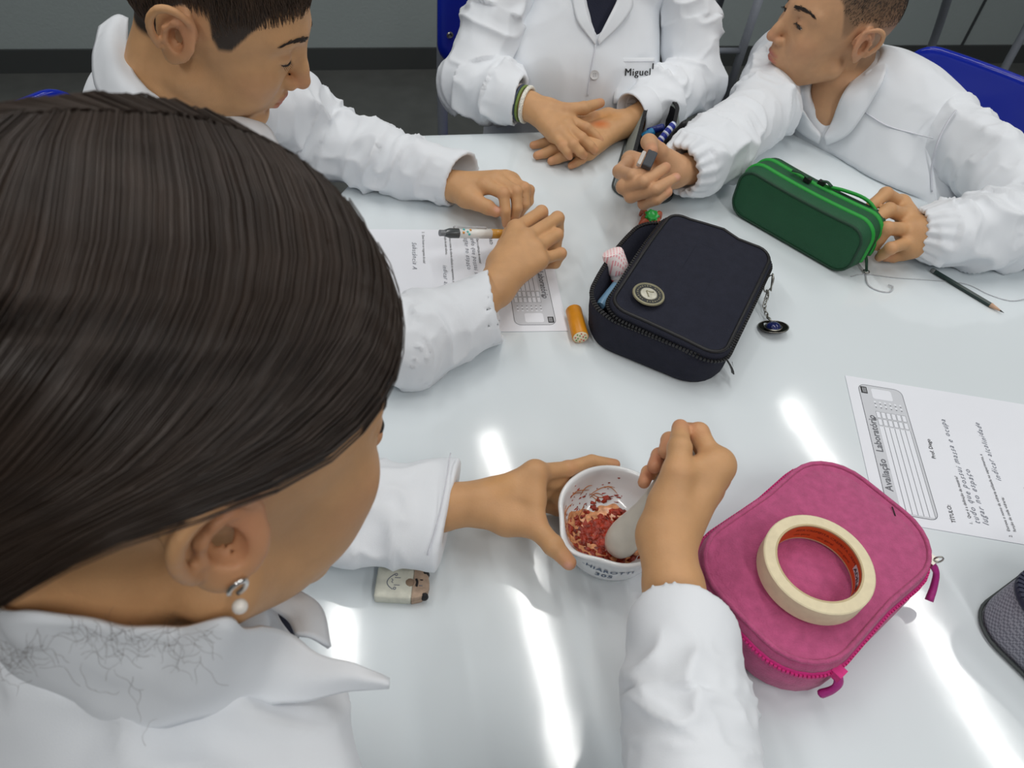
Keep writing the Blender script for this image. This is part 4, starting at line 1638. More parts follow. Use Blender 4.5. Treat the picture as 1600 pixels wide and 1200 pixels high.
def make_head(pos, R, s=1.0, lidL=.5, lidR=.5, neck=None, h=.0018, jaw=1.0, base=SK, hair_fn=None, hair_col=None, mouth_open=0.0, nose_up=0.0,
              ears=('L', 'R'), spots=(), ear_s=1.0):
    """returns V, Q, C in world space; local axes x forward, y left, z up, origin between the ears"""
    lo = np.array([-.125, -.105, -.13])
    hi = np.array([.135, .105, .135])
    NL = []
    if neck is not None:
        NL = [((np.array(p) - pos) @ R / s, r / s) for p, r in neck]
        for p, r in NL:
            lo = np.minimum(lo, p - r - .008)
            hi = np.maximum(hi, p + r + .008)
    F = Field(lo, hi, h / s)
    if NL: F.chain([p for p, r in NL], [r for p, r in NL], .012)
    F.ell(SKULL_C, SKULL_R, None, .012)          # skull
    F.ell((.030, 0, .012), (.062, .062, .062), None, .02)            # forehead and temples
    F.ell((.036, 0, -.030), (.050, .050, .062), None, .02)           # face
    for y in (-1, 1):
        F.cap((.006, y * .050, -.050), (.070, y * .012, -.090), .017, .014, .02)   # jaw
        F.ell((.060, y * .036, -.018), (.024, .022, .022), None, .018)          # cheek
        F.ell((.056, y * .030, -.045), (.024, .022, .024), None, .02)
        F.cap((.083, y * .010, .030), (.066, y * .045, .029), .0075, .007, .012)   # brow
    F.ell((.074, 0, -.090), (.015, .018, .014), None, .014)           # chin
    F.ell((.076, 0, -.050), (.019, .026, .022), None, .014)           # mouth
    for y in (-1, 1):
        F.ell((.096, y * .031, .011), (.014, .017, .0125), None, .010, True)   # eye sockets
    nu = nose_up
    F.cap((.085, 0, .022), (.100, 0, -.012 + nu), .0065, .0078, .010)            # nose
    F.cap((.098, 0, -.010 + nu), (.106, 0, -.024 + nu), .0078, .0092, .006)
    for y in (-1, 1):
        F.ell((.094, y * .0105, -.029 + nu), (.0095, .0068, .0068), None, .005)
        F.ell((.098, y * .006, -.0362 + nu), (.0042, .0028, .0030), None, .002, True)
    F.cap((.0955, 0, -.036 + nu), (.0925, 0, -.046), .0030, .0030, .006)         # philtrum
    for y in (-1, 1):                                                   # lips
        F.chain([(.0945, 0, -.0500), (.0925, y * .009, -.0495), (.0815, y * .022, -.0545)], [.0040, .0042, .0018], .004)
        F.chain([(.0925, 0, -.0600 - mouth_open), (.0905, y * .009, -.0598 - mouth_open), (.0810, y * .0215, -.0552)], [.0045, .0043, .0018], .004)
    F.chain([(.0800, -.024, -.0550), (.0955, -.010, -.0548), (.0985, 0, -.0552), (.0955, .010, -.0548), (.0800, .024, -.0550)], [.0008, .0012 + mouth_open * .5, .0014 + mouth_open * .5, .0012 + mouth_open * .5, .0008], .0018, True)
    F.ell((.094, 0, -.072), (.008, .016, .0055), None, .008, True)         # dip over the chin
    for y, lid in ((-1, lidR), (1, lidL)):                               # eyelids: a ball with a slit
        c = np.array([.0735, y * .031, .0105])
        F.ell(c, .0128, None, .004)
        zt = .0042 - .0085 * lid
        zb = -.0052
        if zt - zb > .0006:
            for dy in np.linspace(-.0105, .0105, 9):
                kx = math.sqrt(max(0, 1 - (dy / .0125) ** 2))
                hgt = (zt - zb) / 2 * max(.15, 1 - (dy / .0115) ** 2)
                F.ell(c + np.array([.0118 * kx, dy, (zt + zb) / 2]), (.006, .0020, max(.0006, hgt)), None, .0004, True)
        F.chain([c + np.array([.0122 * math.cos(t) * .9, y * .0135 * math.sin(t), .0072]) for t in (-.9, -.3, .3, .9)], [.0008, .0011, .0011, .0008], .0015, True)
    # ears
    for side in ears:
        y = 1 if side == 'L' else -1
        o = np.array([-.006, y * .071, .004])
        ex, ey_, ez = np.array([1, 0, .12]), np.array([-.42, y * .9, .05]), np.array([-.12, y * .18, 1.0])

        def E(a, b, c): return o + (ex * a * .82 + ey_ * b * .85 + ez * c * .95) * ear_s
        RE_ = np.c_[ex / np.linalg.norm(ex), ey_ / np.linalg.norm(ey_), ez / np.linalg.norm(ez)]
        helix = [E(.012, .001, -.001), E(.014, .006, .012), E(.009, .011, .024), E(-.004, .015, .031), E(-.017, .017, .028), E(-.0245, .018, .015), E(-.0235, .017, .000), E(-.016, .014, -.015)]
        es = ear_s
        helix = list(spline(helix, 18))
        F.ell(E(-.006, .005, .005), (.0195 * es, .0058 * es, .0275 * es), RE_, .006)
        F.chain(helix, list(np.interp(np.linspace(0, 1, 18), [0, .2, .5, 1], [.0022 * es, .0027 * es, .0031 * es, .0032 * es])), .003)
        F.ell(E(-.006, .0150, .010), (.0110 * es, .0050 * es, .0150 * es), RE_, .003, True)
        F.chain([E(.004, .010, .018), E(-.006, .0105, .015), E(-.0135, .0115, .006), E(-.0130, .0110, -.006), E(-.006, .010, -.0135)], [.0016 * es, .0022 * es, .0026 * es, .0026 * es, .0022 * es], .003)
        F.ell(E(-.001, .0105, -.001), (.0075 * es, .0065 * es, .0105 * es), RE_, .0025, True)
        F.ell(E(.0100, .007, -.003), (.0030 * es, .0034 * es, .0050 * es), RE_, .003)       # tragus
        F.ell(E(-.006, .010, -.021), (.0075 * es, .0042 * es, .0085 * es), RE_, .006)
    V, Q = F.mesh(1)
    C = paint(V, base, [((.0945, 0, -.050), (.012, .022, .0060), srgb(186, 110, 98), 1.5), ((.092, 0, -.0605), (.012, .021, .0066), srgb(188, 108, 100), 1.6),
                        ((.105, 0, -.025), .02, SKR, .45), ((.062, .04, -.02), .028, SKR, .3), ((.062, -.04, -.02), .028, SKR, .3),
                        ((-.006, .082, .012), (.03, .018, .035), SKR, .5), ((-.006, -.082, .012), (.03, .018, .035), SKR, .5),
                        ((.08, .031, .0155), (.012, .018, .005), srgb(150, 100, 78), .4), ((.08, -.031, .0155), (.012, .018, .005), srgb(150, 100, 78), .4)] + list(spots))
    if hair_fn is not None:
        w = hair_fn(V)[:, None]
        C = C * (1 - w) + np.array(hair_col) * w
    V = V * s @ R.T + pos
    return V, Q, C


def head_detail(parent, hv, pos, R, s, lidL, lidR, gaze=(1, 0, 0), brow_col=(.03, .018, .012), lash=.0009, lashes=True, thick_brow=1.0, iris=(.05, .025, .012)):
    """eyeballs, lashes and brows"""
    tr = lambda P: np.array(P) * s @ R.T + pos
    g = np.array(gaze, float)
    g /= np.linalg.norm(g)
    for y, lid in ((1, lidL), (-1, lidR)):
        c = np.array([.0735, y * .031, .0105])
        mb = MB().sphere(tr([c])[0], .0118 * s, 20, 14)
        eye = mb.build('eyeball', mat('eye_white', srgb(214, 206, 200), .25), parent)
        ir = MB()
        Rg = frame_R(g, (0, 0, 1))
        Rg = R @ np.c_[Rg[:, 1], Rg[:, 2], Rg[:, 0]]
        a = [(.0118 * math.sin(t) * 1.012 * s, .0118 * math.cos(t) * 1.012 * s) for t in np.linspace(.52, .001, 7)]
        ir.lathe(a, tr([c])[0], 20, Rg)
        ir.build('iris', mat('dark_iris', iris, .1), eye)
        zt = .0042 - .0085 * lid
        P = []
        for t in np.linspace(-1.05, 1.05, 13):
            dy = .0128 * math.sin(t)
            zz = zt * (1 - .55 * (dy / .0128) ** 2) - .0018 * abs(dy / .0128)
            x = math.sqrt(max(1e-6, .0131 ** 2 - dy ** 2 - zz ** 2)) + .0004
            P.append(c + np.array([x, dy, zz]))
        mb = MB().tube(tr(P), np.array([.35] + [.8] * 2 + [1.0] * 7 + [.8] * 2 + [.35]) * lash * s, 6)
        for i in (range(1, 12) if lashes else ()):
            p = P[i]
            d = np.array([.0045, (p[1] - c[1]) * .35, -.0025])
            mb.tube(tr([p, p + d * .6, p + d + np.array([0, 0, .0008])]), [.00022 * s * 1.3, .00018 * s, .00005 * s], 4)
        mb.build('eyelashes', mat('lash_hair', (.012, .009, .008), .6), parent)
        rb = np.random.default_rng(3)
        mb = MB()
        bc_ = tr([(.08, y * .03, .03)])[0]
        near = hv[0][((hv[0] - bc_) ** 2).sum(1) < (.035 * s) ** 2]
        for i in range(int(190 * thick_brow)):
            u = rb.random()
            v = rb.normal(0, .35)
            thick = (.0030 * (1 - .75 * u) + .0004) * thick_brow
            p = np.array([.0905 - .020 * u ** 1.6, y * (.012 + .036 * u), .0300 + .0065 * math.sin(u * 2.3) - .0030 * u + v * thick])
            d = np.array([-.0016, y * .0050, .0016 - .0035 * u])
            P3 = tr([p, p + d * .6, p + d])
            for q in range(3):
                c_ = near[np.argsort(((near - P3[q]) ** 2).sum(1))[:4]].mean(0)
                out_ = unit(c_ - (np.array([.02, 0, .02]) * s @ R.T + pos))
                P3[q] = P3[q] + out_ * (((c_ - P3[q]) @ out_) + .0007 * s)
            mb.tube(P3, np.array([.00042, .00038, .00010]) * s, 3)
        mb.build('eyebrow', mat('brow_hair', brow_col, .6), parent)


def unit(v): return np.array(v, float) / np.linalg.norm(v)


def strands(roots, fn, n=8, r=.0003, taper=.3, sides=3):
    """many thin tapering hairs in one mesh: fn(root) -> polyline array (n, 3)"""
    P = np.array([fn(q) for q in roots])                 # (m, n, 3)
    m, n, _ = P.shape
    tg = np.gradient(P, axis=1)
    tg /= np.linalg.norm(tg, axis=2, keepdims=True) + 1e-12
    ref = np.array([.31, .62, .72])
    a = np.cross(tg, ref)
    a /= np.linalg.norm(a, axis=2, keepdims=True) + 1e-12
    b = np.cross(tg, a)
    rr = r * (1 - (1 - taper) * np.linspace(0, 1, n) ** 2)[None, :, None]
    ring = [P + rr * (math.cos(t) * a + math.sin(t) * b) for t in np.arange(sides) * 2 * math.pi / sides]
    V = np.stack(ring, 2).reshape(-1, 3)
    idx = np.arange(m * n * sides).reshape(m, n, sides)
    q = []
    for k in range(sides):
        k2 = (k + 1) % sides
        q.append(np.stack([idx[:, :-1, k], idx[:, :-1, k2], idx[:, 1:, k2], idx[:, 1:, k]], -1).reshape(-1, 4))
    return V, np.vstack(q)


def rows(*a):
    """rotation matrix from fitted rows, re-orthonormalised"""
    M_ = np.array(a, float)
    u, _, v = np.linalg.svd(M_)
    return u @ v


def person(loc, label):
    o = empty('person', loc)
    tag(o, label, 'person', 'people in white lab coats round the table')
    return o

# ------------------------------------------------------------------ clothing builders
def sleeve(pts, rs, h=.0032,  flat=None, seed=1, amp=.004, cut=None, wall=.0032, hollow=.07, freq=38., ruffle=0, table=True, gather=None):
    """tube from shoulder to cuff, open at the cuff; a cut normal may be given"""
    pts = [np.array(p, float) for p in pts]
    d = pts[-1] - pts[-2]
    d /= np.linalg.norm(d)
    end = pts[-1]
    ext = end + d * .03
    lo, hi = bounds(pts + [ext], max(rs) + .018)
    F = Field(lo, hi, h)
    P, Rr = pts + [ext], list(rs) + [rs[-1]]
    F.chain(P, Rr, .012, False, flat)
    if flat is not None: wall = wall / flat[1] * 1.3
    if hollow:
        a = end - d * hollow
        F.cap(a, ext + d * .02, max(.004, rs[-1] - wall), max(.004, rs[-1] - wall), .002, True, flat)
    F.plane(end, d if cut is None else cut)
    if table: F.cut_table(.0008, .003)
    V, Q = F.mesh(2)
    segs = [(pts[i], pts[i + 1], 1.0) for i in range(len(pts) - 1)]
    tend = lambda V_: np.clip(((end - V_) @ d - .006) / .03, .0, 1)
    V = folds(V, Q, segs, amp, freq, seed, tend)
    if ruffle:
        t = (end - V) @ d
        u = np.cross(d, (.2, .3, .9))
        u /= np.linalg.norm(u)
        w = np.cross(d, u)
        rv = V - end
        an = np.arctan2(rv @ w, rv @ u)
        near = (t < .045) & (t > -.01) & (np.linalg.norm(rv, axis=1) < .07)
        rad = rv - np.outer(rv @ d, d)
        amp2 = ruffle * np.clip(1 - t / .045, 0, 1)
        k = np.where(near, amp2 * (np.sin(an * 17) * .6 + np.sin(an * 11 + 1) * .4), 0)
        V = V + rad / (np.linalg.norm(rad, axis=1)[:, None] + 1e-9) * k[:, None] + d * (np.where(near, amp2 * .6 * np.sin(an * 17 + 1.2), 0))[:, None]
    if table:
        ins = (V[:, 2] < T + .0012) & (V[:, 2] > T - .02) & inside_hex(V)
        V[ins, 2] = T + .0012
    return V, Q


def inside_hex(V):
    m = np.ones(len(V), bool)
    for i in range(6):
        a, b = HEX[i], HEX[(i + 1) % 6]
        e = (b - a) / np.linalg.norm(b - a)
        n = np.array([-e[1], e[0]])
        if n @ (HEXC - a) > 0: n = -n
        m &= ((V[:, :2] - a) @ n) < 0
    return m


def sheet(name, rows_, material, parent, n=40, m=10, thick=.0022, roll=0.0, wob=0.0):
    """cloth panel through rows of control points (each row a list of points), given a real thickness"""
    S = [spline(r, n) for r in rows_]
    G = np.array([spline([s[i] for s in S], m) if len(S) > 2 else np.array([S[0][i] * (1 - t) + S[1][i] * t for t in np.linspace(0, 1, m)]) for i in range(n)])
    if roll:
        for j in range(m):
            t = j / (m - 1)
            G[:, j, 2] += roll * math.sin(math.pi * t)
    V = G.reshape(-1, 3)
    if wob: V = V + (vnoise(V * 45)[:, None] - .5) * wob
    Q = np.array([(i * m + j, i * m + j + 1, (i + 1) * m + j + 1, (i + 1) * m + j) for i in range(n - 1) for j in range(m - 1)])
    o = raw_mesh(name, V, Q, material, parent)
    s = o.modifiers.new('thickness', 'SOLIDIFY')
    s.thickness = thick
    s.offset = 0
    return o


def torso(prims, lo, hi, h=.005, amp=.005, seed=0., R=None, neck=None, st=(26, 26, 7), plane=None):
    F = Field(lo, hi, h)
    for p in prims: F.cap(*p[:4], p[4] if len(p) > 4 else .03, False, p[5] if len(p) > 5 else None)
    if neck:
        for a, b, r0, r1 in neck: F.cap(a, b, r0, r1, .006, True)
    F.cut_table(.003, .006)
    V, Q = F.mesh(2)
    V = drape(V, Q, amp, st[0], st[1], st[2], R, seed)
    return V, Q


def trousers(parent, hips, knees, feet, colr=srgb(38, 42, 60)):
    F = Field(*bounds([*hips, *knees, *feet], .12), .012)
    for h_, k_, f_ in zip(hips, knees, feet):
        F.cap(h_, k_, .085, .06, .03)
        F.cap(k_, f_, .055, .045, .02)
    F.cap(hips[0], hips[1], .10, .10, .03)
    F.plane((0, 0, .006), (0, 0, -1))
    V, Q = F.mesh(2)
    return raw_mesh('trousers', V, Q, mat('dark_trousers', colr, .9), parent)


def lerp(a, b, t): return np.array(a) * (1 - t) + np.array(b) * t


# ================================================================== the girl in front
girl = person((-.27, .07, 0), 'child with long dark hair tied back, seen from behind, working a pestle in the mortar')
GF = np.array([.68, .63, -.34])
GRm = frame_R(GF, (.2, .4, .9))
GS = 1.13
GH = dep(372, 848, .305) - GRm @ np.array([-.006, -.080, .004]) * GS
gsh_R, gsh_L = W(-.075, .050, .135), W(-.295, .257, .140)
gneck = W(-.190, .175, .205)
DARK = np.array(srgb(36, 27, 22))
gh_neck = [(GH + GRm @ np.array([-.022, 0, -.02]), .050), (GH + GRm @ np.array([-.030, 0, -.075]), .046), (gneck, .047), (lerp(gneck, W(-.22, .11, .05), .4), .047)]
hv = make_head(GH, GRm, GS, .6, .6, gh_neck, h=.002, ears=('R', 'L'), base=SKO, ear_s=.88)
# left hand on the mortar
k_ = lambda *a: at(*a)


def mort(a, z, dr):
    r = np.interp(z, OUT_Z, OUT_R)
    a = math.radians(a)
    return np.array([MC[0] + (r + dr) * math.cos(a), MC[1] + (r + dr) * math.sin(a), T + z])


wl = at(752, 787, .046)
fi = [at(836, 739, .066), mort(138, .052, .0085), mort(112, .047, .0085), mort(90, .043, .0075)]
fm = [fi[0] + np.array([.001, .004, -.015]), mort(143, .036, .0085), mort(112, .033, .0085), mort(88, .031, .0075)]
f3 = [fi[0] + np.array([.000, .003, -.030]), mort(148, .022, .0090), mort(118, .020, .0085), mort(98, .019, .0075)]
f4 = [fi[0] + np.array([-.004, -.002, -.044]), mort(155, .0105, .0090), mort(133, .0095, .0080), mort(116, .009, .0070)]
tl_ = [at(792, 812, .042), at(836, 822, .050), at(864, 852, .052), at(889, 879, .047)]
gl = hand([(at(610, 800, .034), .027), (at(690, 792, .040), .022), (at(725, 788, .044), .0195)], wl, [fi, fm, f3, f4], tl_, h=.0015, base=SKO, wr=.0175, fr=(.0088, .0076, .0069, .0058),
          tr=(.0135, .0105, .0088, .0068), palm=[(lerp(wl, fi[0], .3), lerp(fi[0], tl_[1], .5), .013, .008, .012), (fi[0], tl_[1], .0075, .0085, .012)],
          nails=[(tl_[-1] + np.array([-.001, -.0062, .0035]), (.006, .005, .005))],
          spots=[(at(780, 765, .055), .022, srgb(204, 146, 74), .6)])
# right hand round the pestle
ph = lambda t: e0 + ed * t
wr_ = at(1042, 838, .122)


def pes_pt(t, ang, r):
    """point beside the pestle: ang 0 = towards image right"""
    x = np.array([1.0, 0, 0])
    x = x - ed * (x @ ed)
    x /= np.linalg.norm(x)
    y = np.cross(ed, x)
    a = math.radians(ang)
    return ph(t) + r * (x * math.cos(a) + y * math.sin(a))


gi = [at(1120, 727, .150), at(1092, 676, .158), at(1066, 672, .145), at(1058, 690, .135)]
g2 = [at(1118, 745, .132), at(1082, 690, .132), at(1046, 688, .128), at(1040, 706, .130)]
g3 = [at(1108, 765, .116), at(1068, 712, .112), at(1030, 712, .114), at(1022, 729, .118)]
g4 = [at(1095, 785, .104), at(1052, 742, .098), at(1013, 738, .102), at(1006, 754, .106)]
gt = [at(1045, 785, .140), at(1058, 738, .158), at(1062, 700, .164), at(1063, 668, .160)]
gr = hand([(at(1062, 985, .112), .026), (at(1052, 915, .118), .0225), (at(1045, 870, .121), .0205)], wr_, [gi, g2, g3, g4], gt, h=.0015, base=SKO, wr=.0195, table=False,
          fr=(.0092, .0082, .0074, .0064), tr=(.0140, .0112, .0092, .0072), palm=[(wr_, gi[0], .016, .012, .012), (wr_, at(1080, 760, .135), .019, .016, .012), (gt[1], gi[0], .009, .010, .012)], red=.55,
          spots=[(at(1030, 700, .12), .02, SKR, .5), (at(1018, 730, .115), .018, SKR, .5)])
gb_body = tube_body([[(W(-.20, .13, .10), .04), (gsh_R + np.array([0, 0, -.01]), .03), (W(.15, .10, .095), .028), (at(1062, 985, .112), .026)], [(W(-.20, .13, .10), .04), (gsh_L + np.array([0, 0, -.01]), .03), (W(-.25, .41, .05), .024), (at(610, 800, .034), .026)],
                     [(gneck, .04), (W(-.23, .10, .05), .07), (W(-.28, .05, -.28), .09)]])
V, Q = joined([(hv[0], hv[1]), (gl[0], gl[1]), (gr[0], gr[1]), gb_body])
raw_mesh('body', V, Q, M_skin, girl, col=np.vstack([hv[2], gl[2], gr[2], paint(gb_body[0], SK, [])]))
head_detail(girl, hv, GH, GRm, GS, .6, .6, (1, 0, -.4), lashes=False)

# hair: combed from a parting to a knot at the nape
HEc, HEr = np.array([-.012, 0, .036]), np.array([.1075, .0885, .102])
M_hair = mat('dark_brown_hair', srgb(54, 43, 36), rough=.40, spec=.45, noise=(35, .25))
M_scalp = mat('hair_undercolour', srgb(34, 28, 24), rough=.6, noise=(30, .2))
unit = lambda v: np.array(v, float) / np.linalg.norm(v)


PART_Y = -.13


def hair_ctrl(f, side):
    """f: 0 at the forehead .. 1 at the crown"""
    tab = [0, .12, .3, .55, .8, 1.0]
    A = np.array([(.90, -.016, .43), (.70, -.018, .70), (.42, -.018, .90), (.10, -.018, .99), (-.25, -.014, .96), (-.5, -.004, .86)])
    B = np.array([(.80, -.56, .22), (.58, -.66, .50), (.34, -.74, .58), (-.02, -.76, .62), (-.45, -.62, .62), (-.80, -.05, .55)])
    Cc = np.array([(.42, -.90, .06), (.18, -.95, .24), (-.02, -.97, .22), (-.32, -.92, .20), (-.72, -.66, .18), (-.98, -.04, .10)])
    Dd = np.array([(-.34, -.90, -.10), (-.40, -.88, -.08), (-.48, -.84, -.10), (-.66, -.72, -.14), (-.86, -.45, -.20), (-.97, -.03, -.26)])
    E_ = np.array([(-.62, -.58, -.55), (-.68, -.52, -.54), (-.72, -.44, -.54), (-.78, -.32, -.54), (-.82, -.2, -.55), (-.84, -.02, -.55)])
    P = []
    for M2 in (A, B, Cc, Dd, E_):
        v = np.array([np.interp(f, tab, M2[:, q]) for q in range(3)])
        if side > 0: v[1] = -v[1]
        if M2 is A: v[1] += PART_Y * (1 - max(0, f - .7) / .3)
        P.append(unit(v))
    return P


def hair_path(f, side, n=14, lift=0.0, wave=(0, 0, 0)):
    S = spline(hair_ctrl(f, side), n)
    S /= np.linalg.norm(S, axis=1)[:, None]
    t = np.linspace(0, 1, n)
    bump_ = lift + .0008 * np.sin(f * 40) * t + wave[0] * np.sin(t * 9 + wave[1]) * t
    L = HEc + S * (HEr + bump_[:, None] if np.ndim(bump_) else HEr + bump_)
    return L * GS @ GRm.T + GH


G = np.array([hair_path(f, s, 22, -.0040) for s in (-1, 1) for f in (np.linspace(0, 1, 40) if s < 0 else np.linspace(1, 0, 40))])
nr, nc = G.shape[:2]
V = G.reshape(-1, 3)
Q = np.array([(i * nc + j, i * nc + j + 1, (i + 1) * nc + j + 1, (i + 1) * nc + j) for i in range(nr - 1) for j in range(nc - 1)])
cap_o = raw_mesh('hair', V, Q, M_scalp, girl)
so_ = cap_o.modifiers.new('thickness', 'SOLIDIFY')
so_.thickness = .002
so_.offset = 0
rg = np.random.default_rng(2)
ro_ = [(rg.random() ** .9, -1 if rg.random() < .72 else 1, rg.normal(0, .0009), rg.normal(0, .0010), rg.uniform(0, 6.28)) for _ in range(8500)]
V, Q = strands(ro_, lambda q: hair_path(q[0], q[1], 16, q[2], (q[3], q[4], 0)), r=.00045, taper=.7)
hs = raw_mesh('hair_strands', V, Q, M_hair, cap_o)
hs['kind'] = 'stuff'
# loose front wisps along the temple and baby hairs at the nape
wis = []
for i in range(60):
    f = rg.uniform(0, .05)
    p = hair_path(f, -1, 16, rg.normal(.001, .0015))
    off_ = GRm @ np.array([rg.uniform(0, .003), rg.uniform(0, .002), -rg.uniform(0, .008)])
    t = np.linspace(0, 1, 16)[:, None]
    wis.append(p + off_ * np.sin(t * math.pi) ** 1.5)
V, Q = strands(range(len(wis)), lambda i: wis[i], r=.00035, taper=.3)
raw_mesh('temple_wisps', V, Q, M_hair, cap_o)['kind'] = 'stuff'
knot = HEc + np.array([-.84, 0, -.55]) * HEr
tail = []
for i in range(420):
    a, r_ = rg.uniform(0, 6.28), .018 * math.sqrt(rg.random())
    p0 = knot + np.array([0, r_ * math.cos(a), r_ * math.sin(a)])
    pw = np.array(p0) * GS @ GRm.T + GH
    q = rg.normal(0, .012, 3)
    tail.append(spline([pw, pw + np.array([-.045, -.02, -.01]) + q * .3, pw + np.array([-.075, -.04, -.07]) + q, pw + np.array([-.08, -.05, -.20]) + q * 1.6], 12))
V, Q = strands(range(len(tail)), lambda i: tail[i], r=.0008, taper=.3)
raw_mesh('ponytail', V, Q, M_hair, cap_o)['kind'] = 'stuff'
MB().tube([np.array(knot + np.array([-.004, .020 * math.cos(a), .020 * math.sin(a)])) * GS @ GRm.T + GH for a in np.linspace(0, 6.28, 25)[:-1]], .005, 8, closed=True).build('hair_band', M_navytee, girl)
# earring: small silver hoop with a pearl
eo = GH + GRm @ (np.array([-.006, -.0815, -.0155]) * GS)
earr = MB().tube([eo + GRm @ np.array([.0035 * math.cos(a), -.0020 - .002 * math.sin(a), .0058 * math.sin(a)]) for a in np.linspace(-1.2, 3.6, 14)], .0013, 8).build('earring', mat('polished_silver', srgb(225, 224, 220), .12, metal=1.0), girl)
MB().sphere(eo + GRm @ np.array([.001, -.004, -.0095]), .0034, 14, 10).build('pearl', mat('pearl', srgb(236, 230, 222), .15, coat=.5), earr)

# coat
gf = unit((.68, .73, 0))
grt = np.array([.73, -.68, 0])
gst = lerp(gneck, W(-.22, .11, .05), .45)
def hit(px, py, obj_v, obj_q=None, lift=.0015, default=None):
    """first point of a mesh seen at the pixel, raised towards the viewer"""
    o_ = np.array([0, 0, T + CAM_H])
    d = dep(px, py, 1.0) - o_
    d /= np.linalg.norm(d)
    rel = obj_v - o_
    al = rel @ d
    off = np.linalg.norm(rel - np.outer(al, d), axis=1)
    near = off < .009
    if not near.any(): return dep(px, py, 1.2) if default is None else default
    return o_ + d * (al[near].min() - lift)


collar_in = [at(-70, 930, .240), hit(30, 952, hv[0], None, .006, at(30, 952, .25)), hit(150, 978, hv[0], None, .007, at(150, 978, .25)), hit(270, 984, hv[0], None, .007, at(270, 984, .25)), hit(365, 974, hv[0], None, .006, at(365, 974, .24)), at(440, 992, .222), at(515, 1025, .212), at(600, 1070, .200)]
collar_out = [at(-70, 1000, .205), at(10, 1058, .208), at(105, 1120, .212), at(210, 1140, .215), at(310, 1126, .212), at(410, 1104, .204), at(505, 1083, .198), at(604, 1077, .196)]
mid_row = [lerp(a, b, .5) + np.array([0, -.003, .005]) for a, b in zip(collar_in, collar_out)]
under = [(p + np.array([.0, .012, -.038])) for p in collar_out]
pr_ = [(gsh_R, gsh_L, .05, .05, .03), (gneck + np.array([-.006, -.006, -.012]), W(-.25, .09, .02), .064, .11, .04), (lerp(gsh_R, gsh_L, .25), W(-.19, .07, -.05), .065, .10, .04), (lerp(gsh_R, gsh_L, .75), W(-.27, .14, -.05), .065, .10, .04),
       (W(-.19, .06, -.05), W(-.23, .01, -.30), .11, .12, .04), (W(-.27, .14, -.05), W(-.31, .09, -.30), .11, .12, .04)]
pr_ += [(under[i], under[i + 1], .026, .026, .015) for i in range(len(under) - 3)]
pr_ += [(under[4], W(-.14, .08, .06), .030, .07, .03)]
tv = torso(pr_, (-.46, -.15, T - .36), (.05, .42, T + .30), .005, .011, 3., None, [(gneck + np.array([0, 0, .028]), gneck + (gh_neck[1][0] - gneck) * 1.6, .050, .056), (gneck + gf * .05 + np.array([0, 0, .03]), gneck + gf * .08 + np.array([0, 0, .2]), .045, .07)], (19, 19, 16))
sr = sleeve([gsh_R, W(.05, .045, .105), W(.152, .095, .098), lerp(W(.152, .095, .098), at(1055, 925, .118), .55), at(1067, 984, .114)], [.055, .052, .048, .042, .0380], h=.0028, wall=.0050, seed=4, amp=.007, table=False,
            cut=unit(at(1064, 948, .116) - at(1064, 1100, .11) + np.array([.012, 0, -.034])))
sl_ = sleeve([gsh_L, W(-.26, .36, .12), W(-.235, .405, .05), at(560, 800, .036), at(703, 802, .034)], [.055, .054, .052, .052, .056], h=.003, seed=7, amp=.006, flat=((0, 0, 1), .55), wall=.010, cut=unit(at(740, 812, .03) - at(640, 795, .03)))
V, Q = joined([tv, sr, sl_])
gcoat = raw_mesh('lab_coat', V, Q, M_coat, girl)
col_o = sheet('collar', [collar_in, mid_row, collar_out], M_coat, gcoat, 60, 14, .0028, 0, .007)
far_in = [at(418, 948, .20), at(448, 968, .198), at(462, 992, .205)]
far_out = [at(455, 918, .185), at(500, 950, .185), at(515, 1012, .190)]
sheet('collar', [far_in, [lerp(a, b, .5) + np.array([0, 0, .006]) for a, b in zip(far_in, far_out)], far_out], M_coat, gcoat, 16, 8, .0028)
S_L = lambda x, y: hit(x, y, sl_[0], None, .0006, at(x, y, .06))
MB().tube(spline([S_L(x, y) for x, y in ((704, 708), (696, 760), (684, 815), (668, 868))], 30), .0007, 5).build('cuff_seam', M_coat2, gcoat)
# tee under the coat
F = Field(*bounds([gneck], .12), .004)
F.cap(gneck + np.array([0, 0, -.025]), gneck + gf * .028 + np.array([0, 0, -.07]), .047, .050, .02)
V, Q = F.mesh(2)
raw_mesh('tee_shirt', V, Q, M_navytee, girl)
# stray hairs lying on the collar
fz = []
cv_ = np.array([v_.co[:] for v_ in col_o.data.vertices])
for i in range(95):
    u = rg.random()
    px, py = rg.uniform(-10, 330), 0
    py = 985 + rg.exponential(28) + (25 if px < 100 else 0)
    p = hit(px, py, cv_, None, .0022, at(px, py, .24))
    a = rg.uniform(0, 6.28)
    ln = rg.uniform(.008, .022)
    s_ = _X * math.cos(a) + _U * math.sin(a)
    c_ = _X * -math.sin(a) + _U * math.cos(a)
    cv = rg.normal(0, .3)
    fz.append(np.array([p + s_ * ln * (t - .5) + c_ * ln * (cv * (t - .5) ** 2 * 2 + .06 * math.sin(t * 9)) for t in np.linspace(0, 1, 9)]))
V, Q = strands(range(len(fz)), lambda i: fz[i], r=.00008, taper=.6)
raw_mesh('stray_hairs', V, Q, mat('stray_hair', srgb(90, 78, 72), .5), cap_o)['kind'] = 'stuff'
trousers(girl, [W(-.19, .02, -.27), W(-.31, .10, -.27)], [W(.0, .24, -.29), W(-.10, .36, -.29)], [W(.0, .22, -.72), W(-.1, .34, -.72)])

